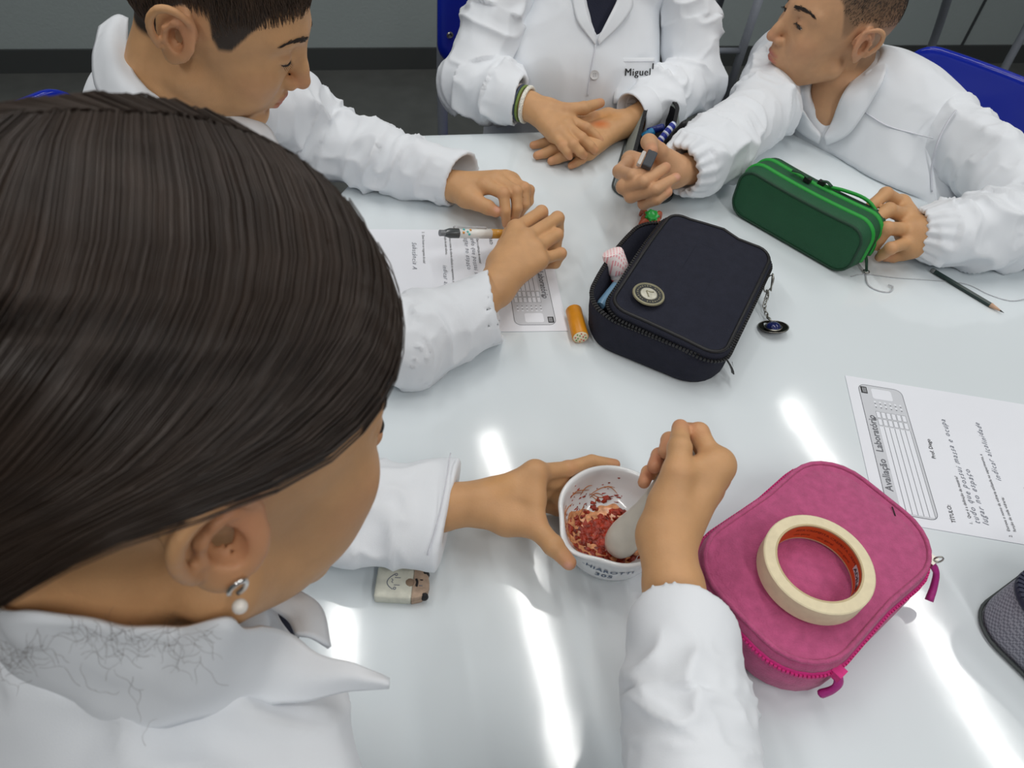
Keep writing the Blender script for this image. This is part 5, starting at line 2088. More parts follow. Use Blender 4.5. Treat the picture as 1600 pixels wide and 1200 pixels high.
# ================================================================== boy on the left, writing
boy1 = person((-.50, .76, 0), 'short-haired child in profile on the left, holding a see-through pen')
B1P = np.array([-.3441, .7411, .3151 + T])
B1R = rows((.8672, -.1047, .4869), (.139, .9897, -.0348), (-.4782, .0978, .8728))
BROWN = np.array(srgb(56, 45, 37))


def mask1(V):
    x, y, z = V[:, 0], V[:, 1], V[:, 2]
    zb = np.interp(x, [-.11, -.070, -.050, -.036, -.026, -.010, .006, .016, .024, .034, .044, .055, .075, .1], [-.040, -.042, -.040, -.034, .020, .040, .040, .016, .006, .010, .035, .056, .066, .070])
    ear = (((x + .006) / .087) ** 2 + (y / .073) ** 2 + ((z - .04) / .084) ** 2 > 1.10) & (np.abs(y) > .062) & (z < .046) & (z > -.034) & (x > -.042) & (x < .02)
    return np.where(ear, 0, np.clip((z - zb) / .006 + .5, 0, 1))


n1a, n1b = B1P + B1R @ np.array([-.016, 0, -.03]), dep(258, 158, .785)
hv = make_head(B1P, B1R, 1.0, .85, .85, [(n1a, .044), (lerp(n1a, n1b, .55), .042), (n1b, .043), (W(-.45, .74, .13), .042)], hair_fn=mask1, hair_col=BROWN, mouth_open=.0012, base=SKO * 1.06)
w1 = at(712, 292, .035)
L1 = [[at(758, 290, .050), at(787, 303, .052), at(790, 330, .034), at(791, 350, .016)],
      [at(774, 281, .052), at(806, 299, .052), at(808, 325, .034), at(803, 344, .016)],
      [at(790, 280, .049), at(819, 294, .049), at(820, 319, .032), at(812, 334, .014)],
      [at(800, 283, .043), at(827, 297, .042), at(827, 315, .027), at(818, 327, .012)]]
l1 = hand([(at(620, 258, .036), .024), (at(688, 280, .036), .0195)], w1, L1, [at(728, 308, .036), at(746, 317, .036), at(762, 324, .033), at(775, 331, .030)], h=.0018, wr=.0185,
          fr=(.0094, .0084, .0076, .0064), tr=(.0135, .0112, .0098, .0078), nails=[(at(777, 327, .036), (.006, .006, .006))], base=SKO)
w2 = at(775, 450, .044)
R1 = [[at(806, 358, .060), at(846, 331, .056), at(850, 350, .036), at(826, 362, .024)],
      [at(822, 373, .062), at(871, 341, .056), at(872, 362, .036), at(845, 375, .022)],
      [at(834, 390, .058), at(870, 367, .050), at(868, 388, .032), at(846, 396, .020)],
      [at(842, 407, .050), at(876, 396, .042), at(868, 412, .026), at(850, 414, .016)]]
r1 = hand([(at(700, 508, .036), .028), (at(755, 466, .040), .0225)], w2, R1, [at(780, 412, .046), at(790, 384, .042), at(797, 366, .034), at(812, 352, .028)], h=.0018, wr=.0195,
          fr=(.0096, .0086, .0078, .0068), tr=(.0140, .0115, .0100, .0080), palm=[(w2, at(806, 395, .05), .018, .017, .012)], base=SKO)
s1R, s1L, e1R, e1L = W(-.475, .590, .125), W(-.415, .885, .130), W(-.27, .580, .055), at(505, 222, .040)
b1 = tube_body([[(W(-.46, .74, .10), .04), (s1R, .03), (e1R, .026), (at(700, 508, .036), .027)], [(W(-.46, .74, .10), .04), (s1L, .03), (e1L, .026), (at(620, 258, .036), .022)], [(n1b, .045), (W(-.47, .75, .05), .07), (W(-.52, .77, -.28), .09)]])
V, Q = joined([hv[:2], l1[:2], r1[:2], b1])
raw_mesh('body', V, Q, M_skin, boy1, col=np.vstack([hv[2], l1[2], r1[2], paint(b1[0], SK, [])]))
head_detail(boy1, hv, B1P, B1R, 1.0, .85, .85, (1, 0, -.5), brow_col=srgb(108, 84, 66))


def short_hair(parent, name, P, R, s, mask, m, n, length, flow, seed, matname, r=.0004, zmin=-.2, seg=6):
    """hairs rooted on the painted scalp; flow(local point) -> growth direction"""
    rg_ = np.random.default_rng(seed)
    pts = []
    while len(pts) < n:
        d = rg_.normal(size=(4000, 3))
        d /= np.linalg.norm(d, axis=1)[:, None]
        L = SKULL_C + d * SKULL_R
        L2 = np.array([.030, 0, .012]) + d * .062
        inside = ((L - np.array([.030, 0, .012])) ** 2).sum(1) < .062 ** 2
        L = L[~inside]
        L2 = L2[(((L2 - SKULL_C) / SKULL_R) ** 2).sum(1) > 1]
        A = np.vstack([L, L2])
        A = A[(mask(A) > .55) & (A[:, 2] > zmin)]
        pts += list(A[rg_.permutation(len(A))][:n])
    pts = pts[:n]
    out = []
    for p in pts:
        nr_ = unit((p - SKULL_C) / SKULL_R ** 2)
        f = flow(p) + rg_.normal(0, .16, 3)
        f = f - nr_ * (f @ nr_)
        f = unit(f)
        ln = length(p) * rg_.uniform(.7, 1.15)
        lift = .35
        q = [p + f * ln * t + nr_ * (.0005 + ln * lift * math.sin(min(1.0, t * 1.1) * math.pi * .62) * .55) - nr_ * (ln * t) ** 2 / .17 for t in np.linspace(0, 1, seg)]
        out.append(np.array(q))
    V, Q = strands(range(n), lambda i: out[i] * s @ R.T + P, r=r, taper=.25)
    o = raw_mesh(name, V, Q, m, parent)
    o['kind'] = 'stuff'
    return o


M_bh = mat('brown_short_hair', srgb(78, 62, 50), rough=.5, spec=.4, noise=(40, .3))


def flow1(p):
    side = min(1, abs(p[1]) / .06)
    return np.array([.75 - .2 * side, .15 * np.sign(p[1]), -.15 - .75 * side]) if p[0] > -.06 else np.array([.1, .2 * np.sign(p[1]), -.9])


short_hair(boy1, 'hair', B1P, B1R, 1.0, mask1, M_bh, 9000, lambda p: .010 + .020 * np.clip((p[2] - .04) / .06, 0, 1), flow1, 4, '', r=.00045)
# coat
f1 = unit((.97, -.22, 0))
hole = [(n1b + np.array([.004, 0, .030]), n1a, .054, .066), (n1b + f1 * .05 + np.array([0, 0, .03]), n1b + f1 * .10 + np.array([0, 0, .15]), .012, .05)]
pr1 = [(s1R, s1L, .050, .050, .03), (n1b + np.array([-.018, 0, -.020]), W(-.49, .75, .02), .064, .11, .04), (lerp(s1R, s1L, .25), W(-.50, .68, -.05), .07, .10, .04), (lerp(s1R, s1L, .75), W(-.47, .83, -.05), .07, .10, .04),
       (W(-.50, .68, -.05), W(-.53, .70, -.30), .11, .12, .04), (W(-.47, .83, -.05), W(-.50, .85, -.30), .11, .12, .04)]
tv = torso(pr1, (-.70, .45, T - .36), (-.26, 1.02, T + .30), .005, .004, 5., None, hole, (16, 16, 9))
sL = sleeve([s1L, W(-.36, .97, .085), e1L, lerp(e1L, at(712, 284, .036), .5), at(722, 281, .037)], [.055, .054, .053, .045, .0385], h=.0034, seed=2, amp=.011, freq=28, cut=unit(at(760, 300, .03) - at(690, 268, .03)))
sR = sleeve([s1R, W(-.38, .575, .09), e1R, at(640, 532, .040), at(776, 478, .041)], [.055, .054, .052, .048, .0410], h=.0034, seed=9, amp=.006, cut=unit(at(800, 478, .05) - at(700, 500, .03)))
V, Q = joined([tv, sL, sR])
coat1 = raw_mesh('lab_coat', V, Q, M_coat, boy1)
ci = [dep(200, 30, .80), dep(200, 72, .765), dep(205, 105, .735), dep(232, 140, .715), dep(270, 172, .70)]
cm = [dep(182, 25, .795), dep(168, 62, .755), dep(178, 112, .722), dep(210, 150, .705), dep(255, 186, .695)]
co = [dep(156, 42, .80), dep(146, 90, .765), dep(150, 135, .74), dep(180, 172, .72), dep(235, 205, .705)]
sheet('collar', [ci, cm, co], M_coat, coat1, 40, 12, .003, 0, .002)
fi_ = [dep(340, 178, .78), dep(372, 196, .775), dep(400, 220, .77)]
fo_ = [dep(372, 188, .80), dep(415, 196, .795), dep(440, 235, .785)]
sheet('lapel', [fi_, [lerp(a, b, .5) + np.array([0, -.004, .006]) for a, b in zip(fi_, fo_)], fo_], M_coat, coat1, 20, 8, .003)
F = Field(*bounds([n1b], .12), .005)
F.cap(n1b + np.array([0, 0, -.03]), n1b + f1 * .012 + np.array([-.01, 0, -.08]), .047, .05, .02)
V, Q = F.mesh(2)
raw_mesh('tee_shirt', V, Q, M_navytee, boy1)
trousers(boy1, [W(-.50, .66, -.27), W(-.47, .86, -.27)], [W(-.12, .60, -.29), W(-.10, .80, -.29)], [W(-.14, .60, -.72), W(-.12, .80, -.72)])

# his pen
pn = empty('pen', at(735, 365, 0))
tag(pn, 'see-through mechanical pencil with a grey end in the writing hand', 'pen')
pa, pb_ = at(687, 364, .052), at(812, 366, .024)
pd_ = pb_ - pa
PL = np.linalg.norm(pd_)
M_clear = mat('clear_plastic', srgb(222, 224, 226), .12, trans=.55)
MB().tube([pa, pa + pd_ * .075], [.0042, .0040], 14).build('end_button', mat('grey_clear_plastic', srgb(120, 124, 128), .2), pn, angle=40)
MB().tube([pa + pd_ * .06, pa + pd_ * .12, pa + pd_ * .22], [.0044, .0066, .0066], 16).build('dark_collar', mat('smoke_plastic', srgb(74, 78, 80), .2), pn, angle=40)
MB().tube([pa + pd_ * .22, pa + pd_ * .62], [.0066, .0066], 16).build('white_label', mat('white_label', srgb(232, 232, 228), .35), pn)
MB().tube([pa + pd_ * .62, pa + pd_ * .86], [.0065, .0060], 16).build('amber_grip', mat('amber_plastic', srgb(196, 140, 52), .3), pn)
MB().tube([pa + pd_ * .86, pa + pd_ * 1.0], [.0060, .0012], 12).build('cone', M_metal, pn)
for t, cl, a in ((.27, srgb(90, 190, 190), .6), (.31, srgb(110, 200, 196), 0.1), (.35, srgb(220, 150, 60), .5), (.26, srgb(222, 150, 70), -.1), (.33, srgb(90, 190, 190), -.4)):
    e_ = unit(np.cross(pd_, np.cross(_F, pd_)))
    n_ = unit(np.cross(pd_, e_))
    q = pa + pd_ * t + (-e_ * math.cos(a) + n_ * math.sin(a)) * .0064
    MB().sphere(q, .0017, 8, 6).build('printed_dot', mat('dot_%.2f_%.2f' % (t, a), cl, .5), pn)
MB().tube([pa + pd_ * .16 + np.array([0, .002, .0072]), pa + pd_ * .17 + np.array([0, .002, .0088]), pa + pd_ * .55 + np.array([0, .002, .0085]), pa + pd_ * .56 + np.array([0, .002, .007])], .0013, 6).build('clip', M_clear, pn)

# ================================================================== the child at the far side, name on the pocket
mig = person((.03, 1.40, 0), 'child facing the camera with a name on the coat pocket, head out of view')
mn = dep(930, -95, 1.235)
msR, msL = dep(812, -72, 1.225), dep(1062, -58, 1.285)
meR, meL = at(738, 128, .050), at(1082, 128, .045)
VDn, UDn = np.array(VD), np.array(UD)
mw = at(826, 165, .052)
MR = [[at(886, 186, .050), at(915, 200, .046), at(930, 212, .036), at(938, 220, .030)],
      [at(884, 197, .048), at(908, 216, .045), at(922, 228, .036), at(929, 235, .030)],
      [at(876, 206, .045), at(895, 226, .042), at(906, 237, .034), at(912, 243, .028)],
      [at(866, 211, .041), at(879, 228, .038), at(886, 238, .032), at(890, 245, .026)]]
mr = hand([(at(778, 152, .050), .020), (at(806, 160, .052), .0195)], mw, MR, [at(856, 168, .058), at(884, 172, .062), at(912, 169, .064), at(938, 161, .064)], h=.0019, wr=.0195,
          fr=(.0100, .0088, .0080, .0066), tr=(.0130, .0112, .0100, .0078), table=False, base=SKO)
mv = at(974, 194, .026)
ML = [[at(884, 211, .024), at(862, 219, .020), at(848, 224, .012), at(833, 227, .009)],
      [at(892, 222, .024), at(868, 232, .019), at(853, 239, .012), at(839, 243, .009)],
      [at(902, 232, .023), at(884, 242, .018), at(872, 248, .012), at(861, 252, .0085)],
      [at(920, 238, .020), at(909, 248, .015), at(901, 254, .011), at(892, 259, .008)]]
ml = hand([(at(1010, 178, .032), .026), (at(990, 187, .029), .0215)], mv, ML, [at(950, 182, .030), at(925, 184, .034), at(905, 190, .036), at(890, 196, .036)], h=.0019, wr=.0195,
          fr=(.0100, .0088, .0080, .0066), base=SKO, spots=[(at(937, 198, .036), (.020, .016, .02), srgb(196, 96, 24), .95), (at(950, 188, .036), (.028, .02, .02), srgb(206, 140, 60), .7)])
mb_ = tube_body([[(W(.045, 1.35, .1), .04), (msR, .03), (meR, .020), (at(778, 152, .050), .019)], [(W(.045, 1.35, .1), .04), (msL, .03), (meL, .024), (at(1010, 178, .032), .026)], [(mn, .045), (W(.045, 1.35, .06), .07), (W(.02, 1.40, -.28), .09)]])
mh_pos = mn + np.array([0, -.02, .15])
mh_R = frame_R((.25, -.85, -.30), (0, -.2, 1))
mh = make_head(mh_pos, mh_R, 1.0, .6, .6, [(mh_pos + mh_R @ np.array([-.03, 0, -.03]), .05), (mn, .053)], h=.003, hair_fn=mask1, hair_col=BROWN)
V, Q = joined([mr[:2], ml[:2], mh[:2], mb_])
raw_mesh('body', V, Q, M_skin, mig, col=np.vstack([mr[2], ml[2], mh[2], paint(mb_[0], SK, [])]))
short_hair(mig, 'hair', mh_pos, mh_R, 1.0, mask1, M_bh, 3000, lambda p: .012 + .018 * np.clip((p[2] - .04) / .06, 0, 1), flow1, 8, '', r=.0008)
mcx = W(.048, 1.312, 0)
fl = (VDn, .66)
pm = [(msR, msL, .050, .050, .03), (lerp(msR, msL, .5) + np.array([0, 0, -.06]), W(.045, 1.325, .02), .125, .150, .04, fl), (W(.045, 1.325, .02), W(.035, 1.36, -.32), .150, .165, .03, fl), (mn + np.array([0, .02, -.05]), W(.045, 1.33, .05), .07, .10, .04)]
mhole = [(mn + np.array([0, -.01, -.01]), mn + np.array([0, -.03, .2]), .062, .075)]
tm0 = torso(pm, (-.24, 1.10, T - .36), (.36, 1.60, T + .30), .008, 0., 1., None, mhole)


def SM(x, y, deep):
    return hit(x, y, tm0[0], None, -deep, dep(x, y, 1.21 + deep))


tv = torso(pm, (-.24, 1.10, T - .36), (.36, 1.60, T + .30), .005, .006, 1., None, mhole + [(SM(933, 62, 0), SM(937, 25, .0), .006, .019), (SM(937, 25, .0), SM(940, 2, .0), .019, .028), (SM(940, 2, 0), dep(940, -40, 1.19), .028, .05)], (14, 14, 6))
sMR = sleeve([msR, lerp(msR, meR, .5), meR, lerp(meR, at(818, 160, .05), .55), at(812, 158, .051)], [.050, .049, .051, .047, .037], h=.0034, seed=3, amp=.010, freq=22, table=True, cut=unit(at(850, 168, .05) - at(780, 152, .05)))
sML = sleeve([msL, lerp(msL, meL, .5) + np.array([.004, 0, 0]), meL, lerp(meL, at(990, 178, .036), .55), at(996, 176, .036)], [.050, .049, .050, .045, .034], h=.0034, seed=5, amp=.010, freq=22, cut=unit(at(960, 190, .03) - at(1020, 172, .035)))
V, Q = joined([tv, sMR, sML])
coatm = raw_mesh('lab_coat', V, Q, M_coat, mig)


tq = tv
row = lambda pts, l=.002: [hit(x, y, tq[0], tq[1], l) for x, y in pts]
la = [SM(893, -4, -.004), SM(896, 10, -.005), SM(904, 36, -.006), SM(930, 70, -.005)]
lb = [SM(912, -4, -.010), SM(914, 6, -.010), SM(920, 30, -.009), SM(932, 62, -.007)]
sheet('lapel', [la, lb], M_coat, coatm, 20, 6, .003)
la = [SM(966, -4, -.010), SM(962, 6, -.010), SM(949, 32, -.009), SM(934, 62, -.007)]
lb = [SM(988, -4, -.004), SM(987, 14, -.005), SM(968, 40, -.006), SM(936, 70, -.005)]
sheet('lapel', [la, lb], M_coat, coatm, 20, 6, .003)
tee = [[SM(908, -6, .014), SM(918, 25, .012), SM(931, 66, .008)], [SM(938, -6, .008), SM(937, 25, .010), SM(933, 66, .008)], [SM(970, -6, .014), SM(956, 25, .012), SM(936, 66, .008)]]
sheet('tee_shirt', tee, M_navytee, mig, 12, 6, .004)
# placket line, button, pocket and name
pl = [hit(x, y, *tq, .0012) for x, y in ((931, 70), (926, 95), (922, 120), (918, 150))]
MB().tube(spline(pl, 20), .0012, 6).build('placket_edge', M_coat2, coatm)
bp = hit(929, 117, *tq, .002)
cdir = unit(np.array([0, 0, T + CAM_H]) - bp)
Rb_ = np.c_[unit(np.cross(_U, cdir)), np.cross(cdir, unit(np.cross(_U, cdir))), cdir]
btn = MB().lathe([(.0, 0), (.0072, 0), (.0078, .001), (.0072, .0022), (.0055, .0016), (.0005, .0014)], bp, 24, Rb_).build('button', mat('pearly_button', srgb(205, 205, 206), .3), coatm, angle=40)
for q in ((-.0016, -.0016), (.0016, -.0016), (-.0016, .0016), (.0016, .0016)):
    MB().sphere(place([(q[0], q[1], .0016)], bp, Rb_)[0], .0007, 6, 4).build('button_hole', M_print, btn)
pcen = hit(992, 120, *tq, .003)
nx_ = UDn
nn_ = unit(-VDn * .92 + np.array([0, 0, .38]))
ny_ = np.cross(nn_, nx_)


def onchest(a, b, c=0.0):
    return pcen + nx_ * a + ny_ * b + nn_ * c


sheet('pocket', [[onchest(-.036, b, .000 - .15 * .036 ** 2), onchest(0, b, .002), onchest(.034, b, -.002)] for b in (.030, 0.0, -.042)], M_coat, coatm, 14, 10, .0022)
MB().tube([onchest(-.036, .024, .0018), onchest(0, .024, .0036), onchest(.034, .024, .0006)], .0006, 5).build('pocket_seam', M_coat2, coatm)
v, f = text_mesh('Miguel', .0165, 0, 0, 1.1)
raw_mesh('name_embroidery', [onchest(-.021 + a[0] + o_, .002 + a[1], .0042 + o_ * .1) for o_ in (0, .0004, .0008) for a in v], [tuple(i + k * len(v) for i in q) for k in range(3) for q in f], M_black, coatm, smooth=False)
raw_mesh('name_embroidery', [onchest(.029 + a, .012 + b, .003) for a, b in ((0, 0), (.0025, 0), (.0025, .009), (0, .009))], [(0, 1, 2, 3)], M_black, coatm, smooth=False)
# turned-back cuff and bracelets
dR = unit(at(826, 165, .052) - at(790, 156, .05))
cR = at(822, 163, .052)
Rc = np.c_[unit(np.cross(dR, (0, 0, 1))), np.cross(dR, unit(np.cross(dR, (0, 0, 1)))), dR]
for off_, r_, cl, nm in ((.002, .0036, srgb(226, 224, 212), 'white_band'), (-.006, .0026, srgb(110, 130, 60), 'green_band'), (-.011, .0026, srgb(60, 70, 90), 'dark_band'), (-.016, .0024, srgb(190, 170, 160), 'bead_band')):
    MB().tube([cR + dR * off_ + Rc[:, 0] * .0275 * math.cos(a) + Rc[:, 1] * .0265 * math.sin(a) for a in np.linspace(0, 2 * math.pi, 33)[:-1]], r_, 8, closed=True).build('bracelet', mat(nm, cl, .6, noise=(400, .35)), mig)
dL = unit(at(980, 190, .03) - at(1015, 174, .036))
cL_ = at(992, 177, .036)
Rl = np.c_[unit(np.cross(dL, (0, 0, 1))), np.cross(dL, unit(np.cross(dL, (0, 0, 1)))), dL]
MB().lathe([(.034, -.030), (.0365, -.028), (.0375, -.010), (.0375, .006), (.0360, .009), (.0335, .007), (.032, -.02)], cL_, 36, Rl, caps=False).build('turned_back_cuff', M_coat, coatm)
trousers(mig, [W(-.06, 1.36, -.27), W(.12, 1.42, -.27)], [W(-.01, 1.02, -.29), W(.17, 1.05, -.29)], [W(-.02, 1.05, -.72), W(.16, 1.08, -.72)])

# ================================================================== the child on the right
boy3 = person((.72, 1.36, 0), 'child with shaved sides on the right, looking aside, one hand in the green case')
B3P = np.array([.457, 1.2962, .1785 + T])
B3R = rows((-.9839, .1781, .0148), (-.1778, -.9839, .0175), (.0177, .0146, .9997))
B3R = B3R @ np.array(Matrix.Rotation(math.radians(-3), 3, 'X'))


def mask3(V):
    x, y, z = V[:, 0], V[:, 1], V[:, 2]
    zb = np.interp(x, [-.11, -.070, -.050, -.036, -.026, -.010, .006, .016, .024, .030, .040, .050, .075, .1], [-.050, -.052, -.050, -.044, .020, .036, .036, .012, .012, .030, .060, .070, .084, .090])
    ear = (((x + .006) / .087) ** 2 + (y / .073) ** 2 + ((z - .04) / .084) ** 2 > 1.10) & (np.abs(y) > .062) & (z < .046) & (z > -.034) & (x > -.042) & (x < .02)
    return np.where(ear, 0, np.clip((z - zb) / .012 + .5, 0, 1))


def mask3c(V):
    return mask3(V) * (.42 + .45 * np.clip((V[:, 2] - .02) / .06, 0, 1))


n3a, n3b = B3P + B3R @ np.array([-.030, 0, -.03]), W(.510, 1.325, .065)
s3L, s3R = dep(1462, 188, 1.225), dep(1215, 92, 1.385)
e3L, e3R = at(1632, 352, .052), at(1196, 168, .060)
p3 = [(s3R, s3L, .048, .050, .03), (n3b + np.array([.012, .006, -.014]), W(.60, 1.30, -.02), .066, .11, .04), (lerp(s3R, s3L, .5) + np.array([-.03, -.03, .0]), lerp(s3R, s3L, .5), .055, .06, .04), (lerp(s3R, s3L, .5) + np.array([0, 0, -.03]), W(.615, 1.25, -.02), .09, .11, .05), (lerp(s3R, s3L, .78), W(.66, 1.18, -.06), .075, .10, .05), (lerp(s3R, s3L, .25), W(.56, 1.33, -.06), .07, .10, .05),
      (W(.66, 1.20, -.06), W(.75, 1.29, -.32), .11, .12, .04), (W(.56, 1.33, -.06), W(.65, 1.42, -.32), .11, .12, .04)]
tv0 = torso(p3, (.28, 1.0, T - .38), (.95, 1.62, T + .26), .008, 0.0, 7., None, [(n3b + np.array([0, 0, .028]), n3a, .054, .060)])


def S3(x, y, deep):
    return hit(x, y, tv0[0], None, -deep, dep(x, y, 1.22 + deep))


n3c = [S3(1308, 138, .050), S3(1297, 172, .040), S3(1289, 198, .031)]
hv = make_head(B3P, B3R, .98, .42, .42, [(n3a, .050), (lerp(n3a, n3b, .5), .048), (n3b, .046), (n3c[0], .042), (n3c[1], .032), (n3c[2], .020)], hair_fn=mask3c, hair_col=np.array(srgb(66, 58, 52)), h=.0022, nose_up=.002)
w3 = at(1056, 268, .062)
R3 = [[at(985, 250, .060), at(968, 268, .082), at(988, 274, .098), at(1008, 268, .100)],
      [at(990, 272, .050), at(974, 292, .078), at(1006, 284, .098), at(1040, 262, .098)],
      [at(998, 290, .042), at(986, 306, .070), at(1024, 296, .092), at(1056, 278, .092)],
      [at(1010, 305, .034), at(1006, 318, .058), at(1026, 312, .078), at(1044, 300, .084)]]
r3 = hand([(at(1105, 258, .052), .027), (at(1075, 264, .058), .022)], w3, R3, [at(1045, 252, .078), at(1030, 236, .096), at(1014, 222, .110), at(1018, 236, .118)], h=.0018, wr=.0195,
          fr=(.0105, .0094, .0088, .0074), tr=(.0135, .0118, .0108, .0088), table=False, palm=[(w3, at(1010, 275, .055), .017, .018, .012)], red=.6, base=SK, nails=[(at(1060, 276, .098), (.007, .006, .006))])
w4 = at(1440, 366, .048)
L3 = [[at(1408, 318, .056), at(1384, 303, .078), at(1366, 318, .074), at(1352, 330, .066)],
      [at(1415, 338, .056), at(1389, 328, .074), at(1370, 340, .068), at(1358, 348, .060)],
      [at(1420, 359, .050), at(1386, 357, .064), at(1374, 374, .046), at(1368, 384, .034)],
      [at(1420, 378, .040), at(1392, 388, .048), at(1380, 397, .032), at(1374, 402, .022)]]
l3 = hand([(at(1500, 372, .050), .027), (at(1465, 368, .050), .0225)], w4, L3, [at(1425, 388, .032), at(1410, 396, .020), at(1396, 400, .014), at(1384, 402, .012)], h=.0018, wr=.0195,
          fr=(.0105, .0096, .0086, .0074), base=SKO, palm=[(w4, at(1418, 362, .045), .018, .017, .012)])
b3 = tube_body([[(W(.58, 1.32, .02), .04), (s3R, .03), (e3R, .026), (at(1105, 258, .052), .027)], [(W(.58, 1.32, .02), .04), (s3L, .03), (e3L, .026), (at(1500, 372, .050), .027)], [(n3b, .045), (W(.63, 1.29, .0), .07), (W(.70, 1.36, -.28), .09)]])
V, Q = joined([hv[:2], r3[:2], l3[:2], b3])
raw_mesh('body', V, Q, M_skin, boy3, col=np.vstack([hv[2], r3[2], l3[2], paint(b3[0], SK, [])]))
head_detail(boy3, hv, B3P, B3R, .98, .42, .42, (1, .25, -.35), thick_brow=1.4, brow_col=srgb(96, 72, 58), lash=.0011)
M_bh3 = mat('dark_cropped_hair', srgb(52, 46, 42), rough=.6, noise=(40, .3))
short_hair(boy3, 'hair', B3P, B3R, .98, lambda V_: mask3(V_) * (V_[:, 2] > .030), M_bh3, 6000, lambda p: .0016 + .003 * np.clip((p[2] - .03) / .04, 0, 1) + (.016 if p[2] > .088 else 0), flow1, 6, '', r=.0003)
f3_ = unit((-.68, -.73, 0))
tv3 = torso(p3, (.28, 1.0, T - .38), (.95, 1.62, T + .26), .005, .005, 7., None, [(n3b + np.array([0, 0, .028]), n3a, .054, .060), (S3(1287, 203, .0), S3(1296, 175, .004), .010, .024), (S3(1296, 175, .004), S3(1306, 140, .004), .026, .042), (S3(1306, 140, .004), S3(1312, 118, .0), .042, .050)], (15, 15, 8))
g_end = at(1440, 370, .047)
s3Lm = sleeve([s3L, lerp(s3L, e3L, .5) + np.array([0, 0, .008]), e3L, at(1545, 362, .050), at(1470, 366, .048), at(1432, 362, .047)], [.054, .056, .058, .054, .042, .029], h=.0034, seed=12, amp=.0095, freq=26, ruffle=.0030, hollow=.05)
s3Rm = sleeve([s3R, lerp(s3R, e3R, .5), e3R, at(1120, 236, .058), at(1080, 258, .060), at(1062, 266, .060)], [.052, .052, .052, .050, .044, .034], h=.0034, seed=15, amp=.009, freq=26, ruffle=.0030, hollow=.05)
V, Q = joined([tv3, s3Lm, s3Rm])
coat3 = raw_mesh('lab_coat', V, Q, M_coat, boy3)
H3 = lambda x, y, l=.004, w=1.22: hit(x, y, tv3[0], None, l, dep(x, y, w))
ci = [dep(1366, 76, 1.29), dep(1345, 108, 1.25), dep(1318, 146, 1.22), H3(1302, 186, .010), H3(1288, 214, .006)]
co = [dep(1379, 66, 1.30), H3(1384, 112, .008), H3(1358, 165, .008), H3(1326, 210, .007), H3(1292, 226, .004)]
sheet('lapel', [ci, [lerp(a, b, .5) + np.array([-.003, -.004, .005]) for a, b in zip(ci, co)], co], M_coat, coat3, 30, 10, .003, 0, .002)
ci = [dep(1226, 136, 1.27), dep(1246, 160, 1.235), H3(1266, 188, .010), H3(1282, 208, .006)]
co = [dep(1204, 142, 1.29), H3(1226, 180, .008, 1.26), H3(1252, 208, .007), H3(1280, 224, .004)]
sheet('lapel', [ci, [lerp(a, b, .5) + np.array([0, -.004, .005]) for a, b in zip(ci, co)], co], M_coat, coat3, 24, 8, .003, 0, .002)
ALL3 = np.vstack([tv3[0], s3Lm[0]])
A3 = lambda x, y: hit(x, y, ALL3, None, .0006, dep(x, y, 1.22))
MB().tube(spline([A3(x, y) for x, y in ((1352, 176), (1385, 196), (1425, 208), (1458, 216))], 30), .0011, 5).build('yoke_seam', M_coat2, coat3)
MB().tube(spline([A3(x, y) for x, y in ((1494, 172), (1478, 195), (1464, 225), (1456, 262), (1456, 300))], 30), .0016, 5).build('armhole_seam', M_coat2, coat3)
trousers(boy3, [W(.66, 1.22, -.27), W(.60, 1.38, -.27)], [W(.42, 1.00, -.29), W(.34, 1.12, -.29)], [W(.44, 1.02, -.72), W(.36, 1.14, -.72)])

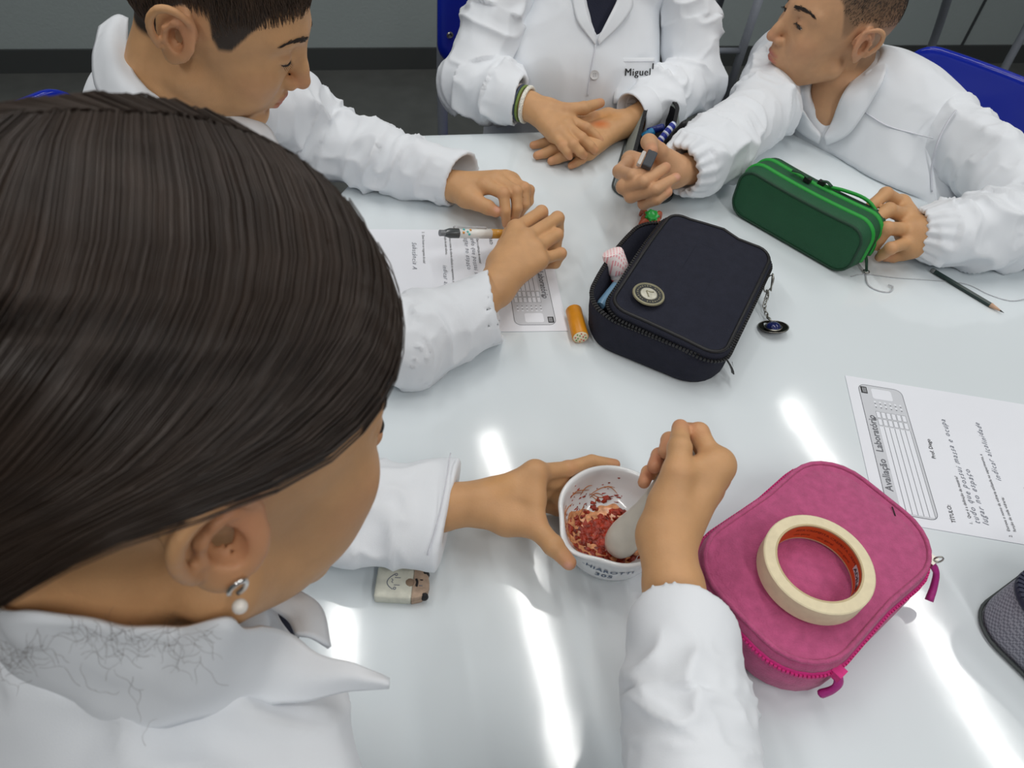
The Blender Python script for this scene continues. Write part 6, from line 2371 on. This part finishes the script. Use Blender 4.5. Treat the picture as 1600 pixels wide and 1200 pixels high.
# grey eraser between his fingers
gry = empty('eraser', at(1013, 249, .1))
tag(gry, 'small dark grey block with a clear edge pinched in the raised fist', 'eraser')
ga_, gb2 = at(1020, 238, .119), at(1009, 262, .111)
gd_ = unit(gb2 - ga_)
Rg_ = frame_R(gd_, unit(np.array([0, 0, T + CAM_H]) - ga_))
MB().loft([place(r, lerp(ga_, gb2, .5), Rg_) for r in (dring(.030, .0135, .002, .001, -.004), dring(.030, .0135, .002, 0, -.003), dring(.030, .0135, .002, 0, .003), dring(.030, .0135, .002, .001, .004))]).build('grey_block', mat('dark_grey_rubber', srgb(56, 60, 66), .5), gry, angle=40)
MB().loft([place(r + np.array([0, -.0105 * 1, -.001]), lerp(ga_, gb2, .6), Rg_) for r in (dring(.026, .006, .002, .0005, -.003), dring(.026, .006, .002, 0, .0), dring(.026, .006, .002, .0005, .003))]).build('clear_edge', mat('frosted_plastic', srgb(196, 190, 184), .3), gry, angle=40)

# small toy with a green button beside the navy case
ty = empty('toy', at(1018, 345, 0))
tag(ty, 'small orange toy with a green round button between fist and navy case', 'toy')
tc3 = at(1017, 342, .010)
MB().sphere(tc3 + np.array([0, 0, -.002]), (.015, .013, .008), 18, 10).build('orange_base', mat('rust_plastic', srgb(178, 92, 66), .45, noise=(160, .15)), ty)
for a in (2.2, 3.9, .8, 5.2):
    MB().tube(spline([tc3 + np.array([.010 * math.cos(a), .010 * math.sin(a), 0]), tc3 + np.array([.019 * math.cos(a), .019 * math.sin(a), .003]), tc3 + np.array([.023 * math.cos(a), .023 * math.sin(a), -.008])], 8), [.004, .004, .0038, .0036, .0034, .0032, .003, .0025], 8).build('orange_arm', mat('rust_plastic', srgb(178, 92, 66), .45), ty)
Rt3 = frame_R((1, 0, 0), unit(np.array([0, -.3, 1])))
bt3 = tc3 + np.array([0, -.001, .005])
MB().lathe([(.0005, 0), (.0085, 0), (.0092, .002), (.0085, .0045), (.006, .0052), (.0055, .0048), (.0005, .0048)], bt3, 28, Rt3).build('green_button', mat('green_plastic', srgb(30, 170, 70), .3), ty, angle=40)
for i in range(7):
    a = 2 * math.pi * i / 7
    MB().sphere(place([(.0092 * math.cos(a), .0092 * math.sin(a), .002)], bt3, Rt3)[0], .0022, 8, 6).build('green_knob', mat('green_plastic', srgb(30, 170, 70), .3), ty)
